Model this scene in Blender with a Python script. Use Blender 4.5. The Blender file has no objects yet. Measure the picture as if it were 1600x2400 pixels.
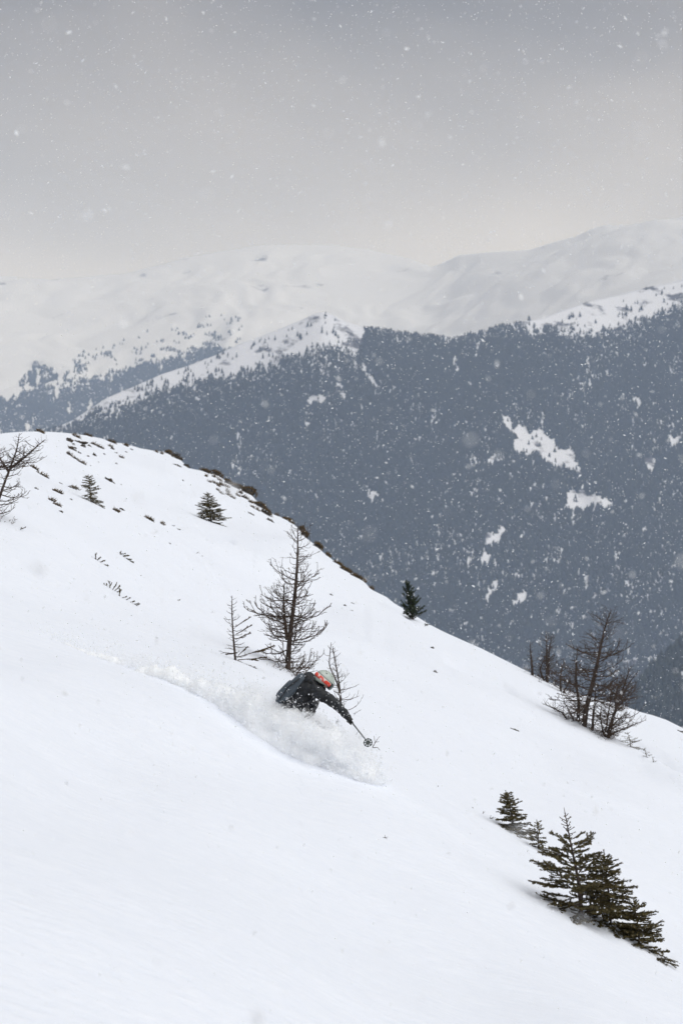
import bpy, math, random
import numpy as np
from mathutils import Vector, Matrix, Quaternion
from mathutils import noise as mnoise

# ------------------------------------------------------------------ camera, sky, sun, exposure
scene = bpy.context.scene
COL = scene.collection
FPX = 85.0 / 24.0 * 1600.0            # focal length in photograph pixels (1600 x 2400)

cam_data = bpy.data.cameras.new("camera")
cam_data.sensor_fit = 'HORIZONTAL'
cam_data.sensor_width = 24.0
cam_data.lens = 85.0
cam_data.clip_start = 0.1
cam_data.clip_end = 60000.0
cam_data.dof.use_dof = True
cam_data.dof.focus_distance = 33.0
cam_data.dof.aperture_fstop = 3.5
cam = bpy.data.objects.new("camera", cam_data)
cam.rotation_euler = (math.radians(90), 0, 0)
COL.objects.link(cam)
scene.camera = cam

SUN_EL, SUN_AZ = math.radians(62), math.radians(122)   # azimuth clockwise from +Y

world = bpy.data.worlds.new("World")
scene.world = world
world.use_nodes = True
wt = world.node_tree
wt.nodes.clear()
def wn(t, **k):
    n = wt.nodes.new(t)
    for a, b in k.items():
        setattr(n, a, b)
    return n
sky = wn('ShaderNodeTexSky', sky_type='NISHITA')
sky.sun_disc = False
sky.sun_elevation = SUN_EL
sky.sun_rotation = SUN_AZ
sky.dust_density = 6.0
sky.air_density = 1.0
hs = wn('ShaderNodeHueSaturation')
hs.inputs['Saturation'].default_value = 0.12
wt.links.new(sky.outputs[0], hs.inputs['Color'])
tc = wn('ShaderNodeTexCoord')
mp = wn('ShaderNodeMapping')
mp.inputs['Scale'].default_value = (-1.0, 1.0, 1.9)
mp.inputs['Location'].default_value = (3.1, 0.4, 1.0)
wt.links.new(tc.outputs['Generated'], mp.inputs['Vector'])
nz = wn('ShaderNodeTexNoise')
nz.inputs['Scale'].default_value = 4.2
nz.inputs['Detail'].default_value = 6.0
nz.inputs['Roughness'].default_value = 0.45
nz.inputs['Distortion'].default_value = 0.35
wt.links.new(mp.outputs[0], nz.inputs['Vector'])
cr = wn('ShaderNodeValToRGB')
cr.color_ramp.elements[0].position = 0.36
cr.color_ramp.elements[0].color = (0.15, 0.152, 0.155, 1)
cr.color_ramp.elements[1].position = 0.66
cr.color_ramp.elements[1].color = (1.6, 1.6, 1.6, 1)
wt.links.new(nz.outputs['Fac'], cr.inputs['Fac'])
cl = wn('ShaderNodeMix', data_type='RGBA', blend_type='MULTIPLY')
cl.inputs[0].default_value = 1.0
cl.inputs[7].default_value = (0.74, 0.67, 0.585, 1)
wt.links.new(cr.outputs[0], cl.inputs[6])
mx = wn('ShaderNodeMix', data_type='RGBA')
mx.inputs[0].default_value = 0.93      # almost closed cloud cover over the sky
wt.links.new(hs.outputs[0], mx.inputs[6])
wt.links.new(cl.outputs[2], mx.inputs[7])
# the cloud thins and brightens towards the horizon, all the way round
sx = wn('ShaderNodeSeparateXYZ')
wt.links.new(tc.outputs['Generated'], sx.inputs[0])
sq = wn('ShaderNodeMath', operation='MULTIPLY')
wt.links.new(sx.outputs['Z'], sq.inputs[0]); wt.links.new(sx.outputs['Z'], sq.inputs[1])
sq2 = wn('ShaderNodeMath', operation='MULTIPLY'); sq2.inputs[1].default_value = -1.0 / 0.145 ** 2
wt.links.new(sq.outputs[0], sq2.inputs[0])
ex = wn('ShaderNodeMath', operation='EXPONENT')
wt.links.new(sq2.outputs[0], ex.inputs[0])
hb = wn('ShaderNodeMix', data_type='RGBA', blend_type='ADD')
hb.inputs[7].default_value = (4.75, 4.68, 4.56, 1)
wt.links.new(ex.outputs[0], hb.inputs[0])
wt.links.new(mx.outputs[2], hb.inputs[6])
bg = wn('ShaderNodeBackground')
bg.inputs['Strength'].default_value = 0.10
wt.links.new(hb.outputs[2], bg.inputs['Color'])
wo = wn('ShaderNodeOutputWorld')
wt.links.new(bg.outputs[0], wo.inputs['Surface'])

sun_data = bpy.data.lights.new("sun", 'SUN')
sun_data.energy = 1.5
sun_data.angle = math.radians(70)
sun_data.color = (0.955, 0.975, 1.0)
sun = bpy.data.objects.new("sun", sun_data)
sd = Vector((math.sin(SUN_AZ) * math.cos(SUN_EL), math.cos(SUN_AZ) * math.cos(SUN_EL), math.sin(SUN_EL)))
sun.rotation_euler = sd.to_track_quat('Z', 'Y').to_euler()
COL.objects.link(sun)

vs = scene.view_settings
vs.view_transform = 'Standard'
vs.look = 'None'
vs.exposure = 0.88
vs.gamma = 1.0
vs.use_curve_mapping = False
cy = scene.cycles
cy.use_denoising = True
cy.volume_bounces = 3
cy.diffuse_bounces = 5
cy.max_bounces = 10
cy.transparent_max_bounces = 16

random.seed(7)
RNG = np.random.default_rng(11)

# ------------------------------------------------------------------ helpers
def px(u, v, Y):
    """The world point that lies at depth Y behind photograph pixel (u, v)."""
    return Vector(((u - 800.0) / FPX * Y, Y, -(v - 1200.0) / FPX * Y))

def hash2(ix, iy, seed):
    n = (ix.astype(np.int64) * 374761393 + iy.astype(np.int64) * 668265263 + seed * 974711) & 0x7fffffff
    n = ((n ^ (n >> 13)) * 1274126177) & 0x7fffffff
    n = n ^ (n >> 16)
    return (n & 0xffff) / 65535.0

def vnoise(x, y, seed=0):
    x = np.asarray(x, float); y = np.asarray(y, float)
    ix = np.floor(x); iy = np.floor(y)
    fx = x - ix; fy = y - iy
    fx = fx * fx * fx * (fx * (fx * 6 - 15) + 10); fy = fy * fy * fy * (fy * (fy * 6 - 15) + 10)
    a = hash2(ix, iy, seed); b = hash2(ix + 1, iy, seed)
    c = hash2(ix, iy + 1, seed); d = hash2(ix + 1, iy + 1, seed)
    return (a + (b - a) * fx + (c - a) * fy + (a - b - c + d) * fx * fy) * 2 - 1

def fbm(x, y, seed=0, octaves=4, gain=0.5):
    s = 0; a = 1.0
    for k in range(octaves):
        s = s + a * vnoise(x * 2 ** k + 17.3 * k, y * 2 ** k - 9.1 * k, seed + k)
        a *= gain
    return s

def sstep(a, b, x):
    t = np.clip((x - a) / (b - a), 0, 1)
    return t * t * (3 - 2 * t)

def mesh_np(name, V, F, smooth=False):
    """F: (n,3) or (n,4) integer array, or a list of such arrays."""
    V = np.asarray(V, np.float32)
    Fs = F if isinstance(F, list) else [F]
    Fs = [np.asarray(f, np.int32) for f in Fs if len(f)]
    me = bpy.data.meshes.new(name)
    me.vertices.add(len(V))
    me.vertices.foreach_set('co', V.ravel())
    nl = sum(f.size for f in Fs); npoly = sum(len(f) for f in Fs)
    me.loops.add(nl)
    me.loops.foreach_set('vertex_index', np.concatenate([f.ravel() for f in Fs]))
    me.polygons.add(npoly)
    tot = np.concatenate([np.full(len(f), f.shape[1], np.int32) for f in Fs])
    start = np.concatenate([[0], np.cumsum(tot)[:-1]]).astype(np.int32)
    me.polygons.foreach_set('loop_start', start)
    me.polygons.foreach_set('loop_total', tot)
    if smooth:
        me.polygons.foreach_set('use_smooth', np.ones(npoly, bool))
    me.update(calc_edges=True)
    return me

def link(name, data, mat=None, parent=None, loc=None):
    o = bpy.data.objects.new(name, data)
    COL.objects.link(o)
    if mat is not None and data is not None and not data.materials:
        data.materials.append(mat)
    if parent is not None:
        o.parent = parent
    if loc is not None:
        o.location = loc
    return o

def tag(o, label=None, cat=None, group=None, kind=None):
    if label: o['label'] = label
    if cat: o['category'] = cat
    if group: o['group'] = group
    if kind: o['kind'] = kind
    return o

class MB:
    """collects tubes, triangles and boxes for one mesh"""
    def __init__(self):
        self.v = []; self.q = []; self.t = []; self.n = 0
    def add(self, V, Q=None, T=None):
        V = np.asarray(V, float)
        if Q is not None and len(Q): self.q.append(np.asarray(Q) + self.n)
        if T is not None and len(T): self.t.append(np.asarray(T) + self.n)
        self.v.append(V); self.n += len(V)
    def tube(self, pts, rad, n=5, cap=True):
        P = np.asarray(pts, float); m = len(P)
        R = np.broadcast_to(np.asarray(rad, float), (m,))
        T = np.gradient(P, axis=0)
        T /= np.linalg.norm(T, axis=1)[:, None] + 1e-9
        ref = np.array([0.0, 0, 1.0]) if abs(T[0][2]) < 0.9 else np.array([1.0, 0, 0])
        A = np.cross(T, ref); A /= np.linalg.norm(A, axis=1)[:, None] + 1e-9
        B = np.cross(T, A)
        ang = np.arange(n) * 2 * math.pi / n
        V = P[:, None] + R[:, None, None] * (A[:, None] * np.cos(ang)[None, :, None] + B[:, None] * np.sin(ang)[None, :, None])
        i = np.arange(m - 1)[:, None] * n; j = np.arange(n)[None]; jn = (j + 1) % n
        Q = np.stack([i + j, i + jn, i + n + jn, i + n + j], -1).reshape(-1, 4)
        Tt = []
        if cap:
            for k in range(1, n - 1):
                Tt.append((0, k + 1, k)); b = (m - 1) * n; Tt.append((b, b + k, b + k + 1))
        self.add(V.reshape(-1, 3), Q, Tt)
    def build(self, name, mat, parent=None, smooth=True):
        V = np.concatenate(self.v)
        F = []
        if self.q: F.append(np.concatenate(self.q))
        if self.t: F.append(np.concatenate(self.t))
        me = mesh_np(name, V, F, smooth)
        return link(name, me, mat, parent)

# ------------------------------------------------------------------ materials
def mat_new(name):
    m = bpy.data.materials.new(name)
    m.use_nodes = True
    nt = m.node_tree
    return m, nt, nt.nodes['Principled BSDF']

def nd(nt, t, **k):
    n = nt.nodes.new(t)
    for a, b in k.items():
        setattr(n, a, b)
    return n

def mat_noise(name, c1, c2, scale, rough=0.8, bump=0.0, bscale=None, spec=0.3, coord='Object', detail=5, stretch=(1, 1, 1), p0=0.35, p1=0.65):
    m, nt, b = mat_new(name)
    t = nd(nt, 'ShaderNodeTexCoord'); mp = nd(nt, 'ShaderNodeMapping')
    mp.inputs['Scale'].default_value = stretch
    nt.links.new(t.outputs[coord], mp.inputs['Vector'])
    n = nd(nt, 'ShaderNodeTexNoise')
    n.inputs['Scale'].default_value = scale; n.inputs['Detail'].default_value = detail
    nt.links.new(mp.outputs[0], n.inputs['Vector'])
    r = nd(nt, 'ShaderNodeValToRGB')
    r.color_ramp.elements[0].position = p0; r.color_ramp.elements[0].color = (*c1, 1)
    r.color_ramp.elements[1].position = p1; r.color_ramp.elements[1].color = (*c2, 1)
    nt.links.new(n.outputs['Fac'], r.inputs['Fac'])
    nt.links.new(r.outputs[0], b.inputs['Base Color'])
    b.inputs['Roughness'].default_value = rough
    b.inputs['Specular IOR Level'].default_value = spec
    if bump:
        n2 = nd(nt, 'ShaderNodeTexNoise')
        n2.inputs['Scale'].default_value = bscale or scale * 3; n2.inputs['Detail'].default_value = 6
        nt.links.new(mp.outputs[0], n2.inputs['Vector'])
        bp = nd(nt, 'ShaderNodeBump'); bp.inputs['Strength'].default_value = bump
        bp.inputs['Distance'].default_value = 0.02
        nt.links.new(n2.outputs['Fac'], bp.inputs['Height'])
        nt.links.new(bp.outputs[0], b.inputs['Normal'])
    return m

def mat_island(name, c1, c2, rough=0.85, spec=0.15):
    """colour that differs from one loose piece (tree, flake, leaf) to the next"""
    m, nt, b = mat_new(name)
    g = nd(nt, 'ShaderNodeNewGeometry')
    r = nd(nt, 'ShaderNodeValToRGB')
    r.color_ramp.elements[0].color = (*c1, 1); r.color_ramp.elements[1].color = (*c2, 1)
    nt.links.new(g.outputs['Random Per Island'], r.inputs['Fac'])
    nt.links.new(r.outputs[0], b.inputs['Base Color'])
    b.inputs['Roughness'].default_value = rough
    b.inputs['Specular IOR Level'].default_value = spec
    return m

# wind-streaked snow
def make_snow():
    m, nt, b = mat_new("snow")
    t = nd(nt, 'ShaderNodeTexCoord')
    rot = nd(nt, 'ShaderNodeMapping')
    rot.inputs['Rotation'].default_value = (0, math.radians(24), math.radians(-28))
    rot.inputs['Scale'].default_value = (0.35, 2.2, 2.2)
    nt.links.new(t.outputs['Object'], rot.inputs['Vector'])
    n1 = nd(nt, 'ShaderNodeTexNoise'); n1.inputs['Scale'].default_value = 5.0; n1.inputs['Detail'].default_value = 7; n1.inputs['Roughness'].default_value = 0.62
    nt.links.new(rot.outputs[0], n1.inputs['Vector'])
    n2 = nd(nt, 'ShaderNodeTexNoise'); n2.inputs['Scale'].default_value = 45.0; n2.inputs['Detail'].default_value = 4
    nt.links.new(t.outputs['Object'], n2.inputs['Vector'])
    a = nd(nt, 'ShaderNodeMath', operation='MULTIPLY_ADD'); a.inputs[1].default_value = 0.16
    nt.links.new(n2.outputs['Fac'], a.inputs[0]); nt.links.new(n1.outputs['Fac'], a.inputs[2])
    bp = nd(nt, 'ShaderNodeBump'); bp.inputs['Strength'].default_value = 0.5; bp.inputs['Distance'].default_value = 0.05
    nt.links.new(a.outputs[0], bp.inputs['Height'])
    nt.links.new(bp.outputs[0], b.inputs['Normal'])
    r = nd(nt, 'ShaderNodeValToRGB')
    r.color_ramp.elements[0].position = 0.3; r.color_ramp.elements[0].color = (0.80, 0.835, 0.91, 1)
    r.color_ramp.elements[1].position = 0.7; r.color_ramp.elements[1].color = (0.855, 0.88, 0.94, 1)
    nt.links.new(n1.outputs['Fac'], r.inputs['Fac'])
    nt.links.new(r.outputs[0], b.inputs['Base Color'])
    b.inputs['Roughness'].default_value = 0.7
    b.inputs['Specular IOR Level'].default_value = 0.25
    return m
M_SNOW = make_snow()
M_POWDER = mat_noise("powder_snow", (0.88, 0.905, 0.96), (0.93, 0.945, 0.98), 14, 0.9, 0.4, 40, 0.1)
_b = M_POWDER.node_tree.nodes['Principled BSDF']
_b.inputs['Subsurface Weight'].default_value = 1.0
_b.inputs['Subsurface Radius'].default_value = (1.0, 1.0, 1.0)
_b.inputs['Subsurface Scale'].default_value = 0.22
def make_flake():
    """loose snow grains let light through"""
    m = bpy.data.materials.new("snowflake"); m.use_nodes = True
    nt = m.node_tree; nt.nodes.clear()
    g = nd(nt, 'ShaderNodeNewGeometry'); r = nd(nt, 'ShaderNodeValToRGB')
    r.color_ramp.elements[0].color = (0.965, 0.98, 1.0, 1); r.color_ramp.elements[1].color = (0.985, 0.99, 1.0, 1)
    nt.links.new(g.outputs['Random Per Island'], r.inputs['Fac'])
    d = nd(nt, 'ShaderNodeBsdfDiffuse'); t = nd(nt, 'ShaderNodeBsdfTranslucent'); mx_ = nd(nt, 'ShaderNodeMixShader')
    nt.links.new(r.outputs[0], d.inputs['Color']); nt.links.new(r.outputs[0], t.inputs['Color'])
    mx_.inputs[0].default_value = 0.5
    nt.links.new(d.outputs[0], mx_.inputs[1]); nt.links.new(t.outputs[0], mx_.inputs[2])
    o = nd(nt, 'ShaderNodeOutputMaterial'); nt.links.new(mx_.outputs[0], o.inputs['Surface'])
    return m
M_FLAKE = make_flake()
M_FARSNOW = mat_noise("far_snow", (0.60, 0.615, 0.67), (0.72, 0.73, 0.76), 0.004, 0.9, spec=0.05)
M_FOREST = mat_island("far_forest", (0.018, 0.026, 0.024), (0.05, 0.06, 0.055))
M_BARK = mat_noise("larch_bark", (0.035, 0.026, 0.022), (0.10, 0.075, 0.062), 30, 0.9, 0.6, 90, 0.2, stretch=(1, 1, 0.3))
M_TWIG = mat_noise("larch_twig", (0.045, 0.032, 0.026), (0.10, 0.07, 0.05), 20, 0.9, spec=0.15)
M_SPRUCEBARK = mat_noise("spruce_bark", (0.05, 0.038, 0.03), (0.13, 0.10, 0.085), 40, 0.9, 0.5, 120, 0.2)
M_NEEDLE = mat_island("spruce_needles", (0.042, 0.040, 0.013), (0.165, 0.125, 0.05), 0.6, 0.3)
M_PINE = mat_island("pine_needles", (0.014, 0.026, 0.012), (0.045, 0.062, 0.028), 0.6, 0.3)
M_DRYNEEDLE = mat_island("dry_needles", (0.05, 0.032, 0.012), (0.13, 0.08, 0.025), 0.7, 0.2)
M_SOIL = mat_noise("ridge_rock", (0.018, 0.016, 0.014), (0.075, 0.06, 0.045), 9, 0.95, 0.9, 30, 0.2)
M_GRASS = mat_island("dry_grass", (0.05, 0.036, 0.014), (0.16, 0.10, 0.04), 0.85, 0.1)
M_JUNIPER = mat_island("heath_leaves", (0.025, 0.026, 0.012), (0.075, 0.065, 0.03), 0.7, 0.2)

# ------------------------------------------------------------------ foreground slope
# ridge line of the slope, as it stands against the valley (photograph pixels)
SKY = np.array([(-700, 1040), (-300, 1022), (0, 1015), (90, 1010), (150, 1013), (200, 1019), (240, 1027), (262, 1036), (290, 1038), (330, 1050), (370, 1057), (388, 1058), (412, 1066), (428, 1082),
    (440, 1096), (470, 1102), (500, 1108), (520, 1120), (545, 1138), (565, 1148), (590, 1160), (600, 1172), (622, 1192), (634, 1202), (655, 1210), (680, 1222), (700, 1238), (712, 1256),
    (735, 1274), (757, 1294), (780, 1312), (815, 1340), (852, 1362), (872, 1382), (905, 1398), (925, 1414), (960, 1434), (1005, 1462), (1040, 1480), (1080, 1498), (1130, 1520), (1170, 1540),
    (1230, 1570), (1295, 1602), (1350, 1625), (1413, 1641), (1470, 1657), (1500, 1668), (1530, 1676), (1560, 1686), (1600, 1706), (1700, 1750), (2000, 1880), (2400, 2050)], float)
PA, PB, PC = -4.55, -0.45, 0.03        # the slope's plane: z = PA + PB x + PC y
SKT = (SKY[:, 0] - 800) / FPX
SKE = -(SKY[:, 1] - 1200) / FPX
SKYY = PA / (SKE - PB * SKT - PC)
def ridge_y(t):
    return np.interp(t, SKT, SKYY)

def plane_pt(u, v):
    t = (u - 800) / FPX; e = -(v - 1200) / FPX
    Y = PA / (e - PB * t - PC)
    return np.array([t * Y, Y])

# soft folds of the snow: (pixels along the lip, height, drop behind, width)
LIPS = []
for pts, A, B, w, back in (
    ([(1255, 1640), (1308, 1673), (1367, 1700), (1434, 1732), (1472, 1756), (1539, 1794), (1575, 1822), (1640, 1862), (1760, 1930)], 0.16, 0.45, 1.0, 8.0),
    ([(1120, 1898), (1190, 1943), (1240, 1979), (1286, 2009), (1330, 2040)], 0.04, 0.03, 0.4, 1.8),
    ([(1230, 2128), (1297, 2145), (1368, 2158), (1412, 2175), (1478, 2211), (1551, 2248), (1640, 2296), (1800, 2390)], 0.035, 0.0, 0.8, 3.0),
    ([(1040, 1556), (1110, 1585), (1180, 1622), (1235, 1655)], 0.05, 0.16, 1.2, 6.0),
    ([(440, 1210), (470, 1222), (520, 1248), (552, 1268)], 0.05, 0.15, 0.5, 3.0),
    ([(880, 1402), (930, 1440), (985, 1474)], 0.05, 0.14, 0.8, 3.0),
    ([(330, 1240), (430, 1290), (480, 1335), (520, 1400)], 0.03, 0.12, 1.2, 6.0),
):
    P = np.array([plane_pt(u, v) for u, v in pts])
    LIPS.append((P, A, B, w, back))

def lip_dist(x, y, P):
    """distance beyond the lip (the lip runs left to right) and the position along it"""
    o = np.argsort(P[:, 0]); P = P[o]
    yl = 0
    for k in (-0.5, 0, 0.5):
        yl = yl + np.interp(x + k, P[:, 0], P[:, 1]) / 3
    return y - yl, np.clip((x - P[0, 0]) / (P[-1, 0] - P[0, 0]), 0, 1)

def ground(x, y):
    x = np.asarray(x, float); y = np.asarray(y, float)
    yy = np.maximum(y, 1.0)
    t = x / yy
    ys = ridge_y(t)
    z = PA + PB * x + PC * y
    near_edge = sstep(0, 0.3, 1 - y / ys)
    # slow swells and wind-laid ribs that run down the slope
    a = 0.62
    p = x * math.cos(a) - y * math.sin(a); q = x * math.sin(a) + y * math.cos(a)
    z = z + near_edge * (0.55 * fbm(x * 0.13, y * 0.06, 3, 3) + 0.045 * fbm(q * 0.8, p * 0.25, 9, 3)) * sstep(4, 14, y)
    z = z + 0.006 * fbm(q * 3.2, p * 0.8, 21, 3) * sstep(60, 20, y)
    for P, A, B, w, back in LIPS:
        m = (x > P[:, 0].min() - 9) & (x < P[:, 0].max() + 9) & (y > P[:, 1].min() - 14) & (y < P[:, 1].max() + 14)
        if not np.any(m): continue
        d, al = lip_dist(x[m] if x.ndim else x, y[m] if y.ndim else y, P)
        end = sstep(0, 0.22, al) * sstep(1.0, 0.8, al)
        front = A * np.exp(-(d / (w * 2.2)) ** 2)
        rear = A - (A + B) * sstep(0, w * 1.5, d) + B * sstep(w * 1.5, back, d)
        rear = np.where(d > back, 0, rear - A * sstep(w, back, d) * 0 )
        f = np.where(d < 0, front, np.where(d < w * 1.5, rear, rear * 1.0 * sstep(back, w, d)))
        if z.ndim: z[m] = z[m] + end * f
        else: z = z + end * f
    # beyond the ridge the mountain side falls away to the valley
    d = y - ys
    dd = np.maximum(d + 0.4, 0)
    drop = np.where(dd < 6, 0.10 * dd * dd, 0.10 * 36 + 1.5 * (dd - 6))
    drop = np.where(dd > 40, 0.10 * 36 + 1.5 * 34 + 1.15 * (dd - 40), drop)
    z = z - drop
    return np.maximum(z, -690 + 0 * z)

def ground1(x, y):
    return float(ground(np.array([x]), np.array([y]))[0])

def hit(u, v, ymin=6.0, ymax=125.0):
    """where the line of sight of a pixel meets the snow"""
    Y = np.exp(np.linspace(math.log(ymin), math.log(ymax), 2600))
    t = (u - 800) / FPX; e = -(v - 1200) / FPX
    g = ground(t * Y, Y) - e * Y
    k = np.argmax(g >= 0)
    if g[k] < 0:
        k = int(np.argmax(g))
    return Vector((t * Y[k], Y[k], ground1(t * Y[k], Y[k])))

NT, NR = 500, 500
ts = np.linspace(-0.215, 0.215, NT)
ys_r = ridge_y(ts)
r = np.linspace(0, 1, NR)
Yin = 2.5 * (ys_r[None] / 2.5) ** r[:, None]
ext = np.concatenate([np.linspace(0.15, 6, 26), np.linspace(7, 30, 14), np.geomspace(40, 1500, 14)])
Yout = ys_r[None] + ext[:, None]
YY = np.concatenate([Yin, Yout]); XX = ts[None] * YY
ZZ = ground(XX.ravel(), YY.ravel()).reshape(XX.shape)
nr = YY.shape[0]
idx = np.arange(nr * NT).reshape(nr, NT)
quads = np.stack([idx[:-1, :-1], idx[:-1, 1:], idx[1:, 1:], idx[1:, :-1]], -1).reshape(-1, 4)
slope = link("snow_slope", mesh_np("snow_slope", np.stack([XX, YY, ZZ], -1).reshape(-1, 3), quads, True), M_SNOW)
tag(slope, "steep white snow slope falling from the ridge to the lower corner", "snow slope", kind='structure')

# the valley floor under everything, out to the horizon
vf = np.array([(-18000, -2500, -700), (18000, -2500, -700), (18000, 18000, -700), (-18000, 18000, -700)], float)
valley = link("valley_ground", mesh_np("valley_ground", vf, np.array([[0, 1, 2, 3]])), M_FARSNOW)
tag(valley, "snowy valley ground far below the ridge", "valley", kind='structure')

# ------------------------------------------------------------------ mountains across the valley
def crest_fn(pts):
    P = np.array(pts, float)
    g = np.arange(-1400, 3200, 4.0)
    def blur(a, sig):
        k = np.exp(-0.5 * (np.arange(-int(3 * sig), int(3 * sig) + 1) / sig) ** 2); k /= k.sum()
        return np.convolve(np.pad(a, len(k) // 2, mode='edge'), k, 'valid')
    yc = blur(np.interp(g, P[:, 0], P[:, 2]), 30)
    ev = -(np.interp(g, P[:, 0], P[:, 1]) - 1200) / FPX
    es = blur(ev, 28); t = (g - 800) / FPX
    def f(tt):
        y_ = np.interp(tt, t, yc)
        return y_, np.interp(tt, t, ev) * y_, np.interp(tt, t, es) * y_
    return f

class Massif:
    """a mountain side: crest line, slope towards the viewer, gullies"""
    def __init__(self, crest, slope, seed, gully, y0, back=0.7, gs=330.0):
        self.gs = gs
        self.f = crest_fn(crest); self.s = slope; self.seed = seed; self.g = gully; self.y0 = y0; self.back = back
    def c(self, t):
        return self.f(t)[:2]
    def z(self, x, y):
        t = x / y
        yc, zc, zs = self.f(t)
        d = yc - y
        w = sstep(0, 500, np.abs(d))
        gx = x + 0.35 * self.gs * fbm(x / (1.5 * self.gs), y / (1.5 * self.gs), self.seed + 31, 2)
        n = self.g * w * (fbm(gx / self.gs, y / (2.7 * self.gs), self.seed, 4, 0.5) + 0.35 * np.abs(fbm(gx / (0.27 * self.gs), y / (0.8 * self.gs), self.seed + 9, 3)))
        base = zs + (zc - zs) * np.exp(-(d / 260.0) ** 2)
        return np.where(d > 0, base - self.s * d + n, base + self.back * d + n)
    def mesh(self, name, t0, t1, nt, y0, y1, ny, mat, label):
        ts = np.linspace(t0, t1, nt); r = np.linspace(0, 1, ny)
        yc, _ = self.c(ts)
        yb = np.concatenate([y0 + (yc[None] - y0) * r[:, None], yc[None] + np.array([40, 120, 300, 700])[:, None]])
        x = ts[None] * yb
        z = np.maximum(self.z(x.ravel(), yb.ravel()).reshape(x.shape), -695)
        n = yb.shape[0]
        idx = np.arange(n * nt).reshape(n, nt)
        q = np.stack([idx[:-1, :-1], idx[:-1, 1:], idx[1:, 1:], idx[1:, :-1]], -1).reshape(-1, 4)
        o = link(name, mesh_np(name, np.stack([x, yb, z], -1).reshape(-1, 3), q, True), mat)
        return tag(o, label, "mountain", kind='structure')

M1 = Massif([(-900, 1300, 4700), (-200, 1120, 4800), (100, 1015, 4850), (170, 985, 4900), (250, 932, 4950), (315, 905, 5000), (380, 876, 5030), (440, 857, 5060), (510, 830, 5080), (560, 806, 5090), (600, 792, 5100),
    (660, 768, 5100), (700, 752, 5100), (735, 736, 5100), (755, 731, 5100), (775, 735, 5100), (800, 748, 5080), (830, 760, 5060), (870, 768, 5050), (930, 777, 5050), (1000, 785, 5080), (1055, 790, 5100),
    (1110, 782, 5150), (1160, 766, 5200), (1210, 755, 5250), (1270, 745, 5320), (1320, 726, 5420), (1380, 705, 5500), (1450, 690, 5560), (1520, 672, 5600), (1600, 655, 5650), (1800, 610, 5700), (2500, 540, 5800)],
    0.50, 40, 34.0, 3300)
M2 = Massif([(-1200, 560, 11220), (-500, 600, 11220), (-100, 640, 11220), (120, 655, 11220), (300, 640, 11347), (450, 600, 11475), (620, 572, 11475), (780, 574, 11475), (860, 584, 11475), (960, 606, 11347), (1010, 625, 10500), (1036, 616, 10200),
    (1075, 597, 9900), (1150, 590, 9675), (1240, 585, 9450), (1300, 566, 9225), (1350, 553, 9000), (1385, 536, 8850), (1420, 526, 8700), (1480, 527, 8625), (1530, 526, 8550), (1558, 514, 8475), (1600, 506, 8400), (1800, 470, 8250), (2600, 420, 8250)],
    0.24, 70, 40.0, 6800, gs=600.0)
M0 = Massif([(1300, 1980, 2300), (1430, 1760, 2350), (1470, 1660, 2400), (1500, 1600, 2450), (1540, 1552, 2500), (1575, 1520, 2520), (1600, 1500, 2550), (1700, 1440, 2600), (2000, 1300, 2700), (2600, 1150, 2800)],
    0.55, 95, 14.0, 1700)

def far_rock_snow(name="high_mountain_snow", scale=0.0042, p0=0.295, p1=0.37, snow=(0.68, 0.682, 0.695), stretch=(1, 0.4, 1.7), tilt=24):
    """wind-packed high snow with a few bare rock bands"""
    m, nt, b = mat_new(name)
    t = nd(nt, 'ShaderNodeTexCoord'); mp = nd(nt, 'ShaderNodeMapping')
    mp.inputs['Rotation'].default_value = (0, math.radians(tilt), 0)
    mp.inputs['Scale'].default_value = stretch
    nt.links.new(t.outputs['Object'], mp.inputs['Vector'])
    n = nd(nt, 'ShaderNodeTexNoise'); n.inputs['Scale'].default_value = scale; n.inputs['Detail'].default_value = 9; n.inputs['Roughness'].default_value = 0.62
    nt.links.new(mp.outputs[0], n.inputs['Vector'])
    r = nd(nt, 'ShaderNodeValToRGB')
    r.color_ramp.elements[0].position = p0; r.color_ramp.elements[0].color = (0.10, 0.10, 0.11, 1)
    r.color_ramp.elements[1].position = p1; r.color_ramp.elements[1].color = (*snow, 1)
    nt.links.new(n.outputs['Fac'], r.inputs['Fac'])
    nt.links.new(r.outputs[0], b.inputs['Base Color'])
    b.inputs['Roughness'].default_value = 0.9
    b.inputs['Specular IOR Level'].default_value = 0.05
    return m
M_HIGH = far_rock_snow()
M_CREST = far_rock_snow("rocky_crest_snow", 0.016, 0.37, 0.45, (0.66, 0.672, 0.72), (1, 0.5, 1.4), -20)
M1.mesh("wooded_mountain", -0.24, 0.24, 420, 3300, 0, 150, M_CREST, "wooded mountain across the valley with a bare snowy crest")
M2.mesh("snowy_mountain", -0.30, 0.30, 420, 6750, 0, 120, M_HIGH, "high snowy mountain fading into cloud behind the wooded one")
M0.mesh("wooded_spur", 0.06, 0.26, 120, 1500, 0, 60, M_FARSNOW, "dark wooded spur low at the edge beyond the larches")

# ------------------------------------------------------------------ forests
def in_poly(u, v, poly):
    P = np.array(poly, float); c = np.zeros(u.shape, bool)
    x2, y2 = P[-1]
    for x1, y1 in P:
        m = ((y1 > v) != (y2 > v)) & (u < (x2 - x1) * (v - y1) / (y2 - y1 + 1e-9) + x1)
        c ^= m; x2, y2 = x1, y1
    return c

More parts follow.
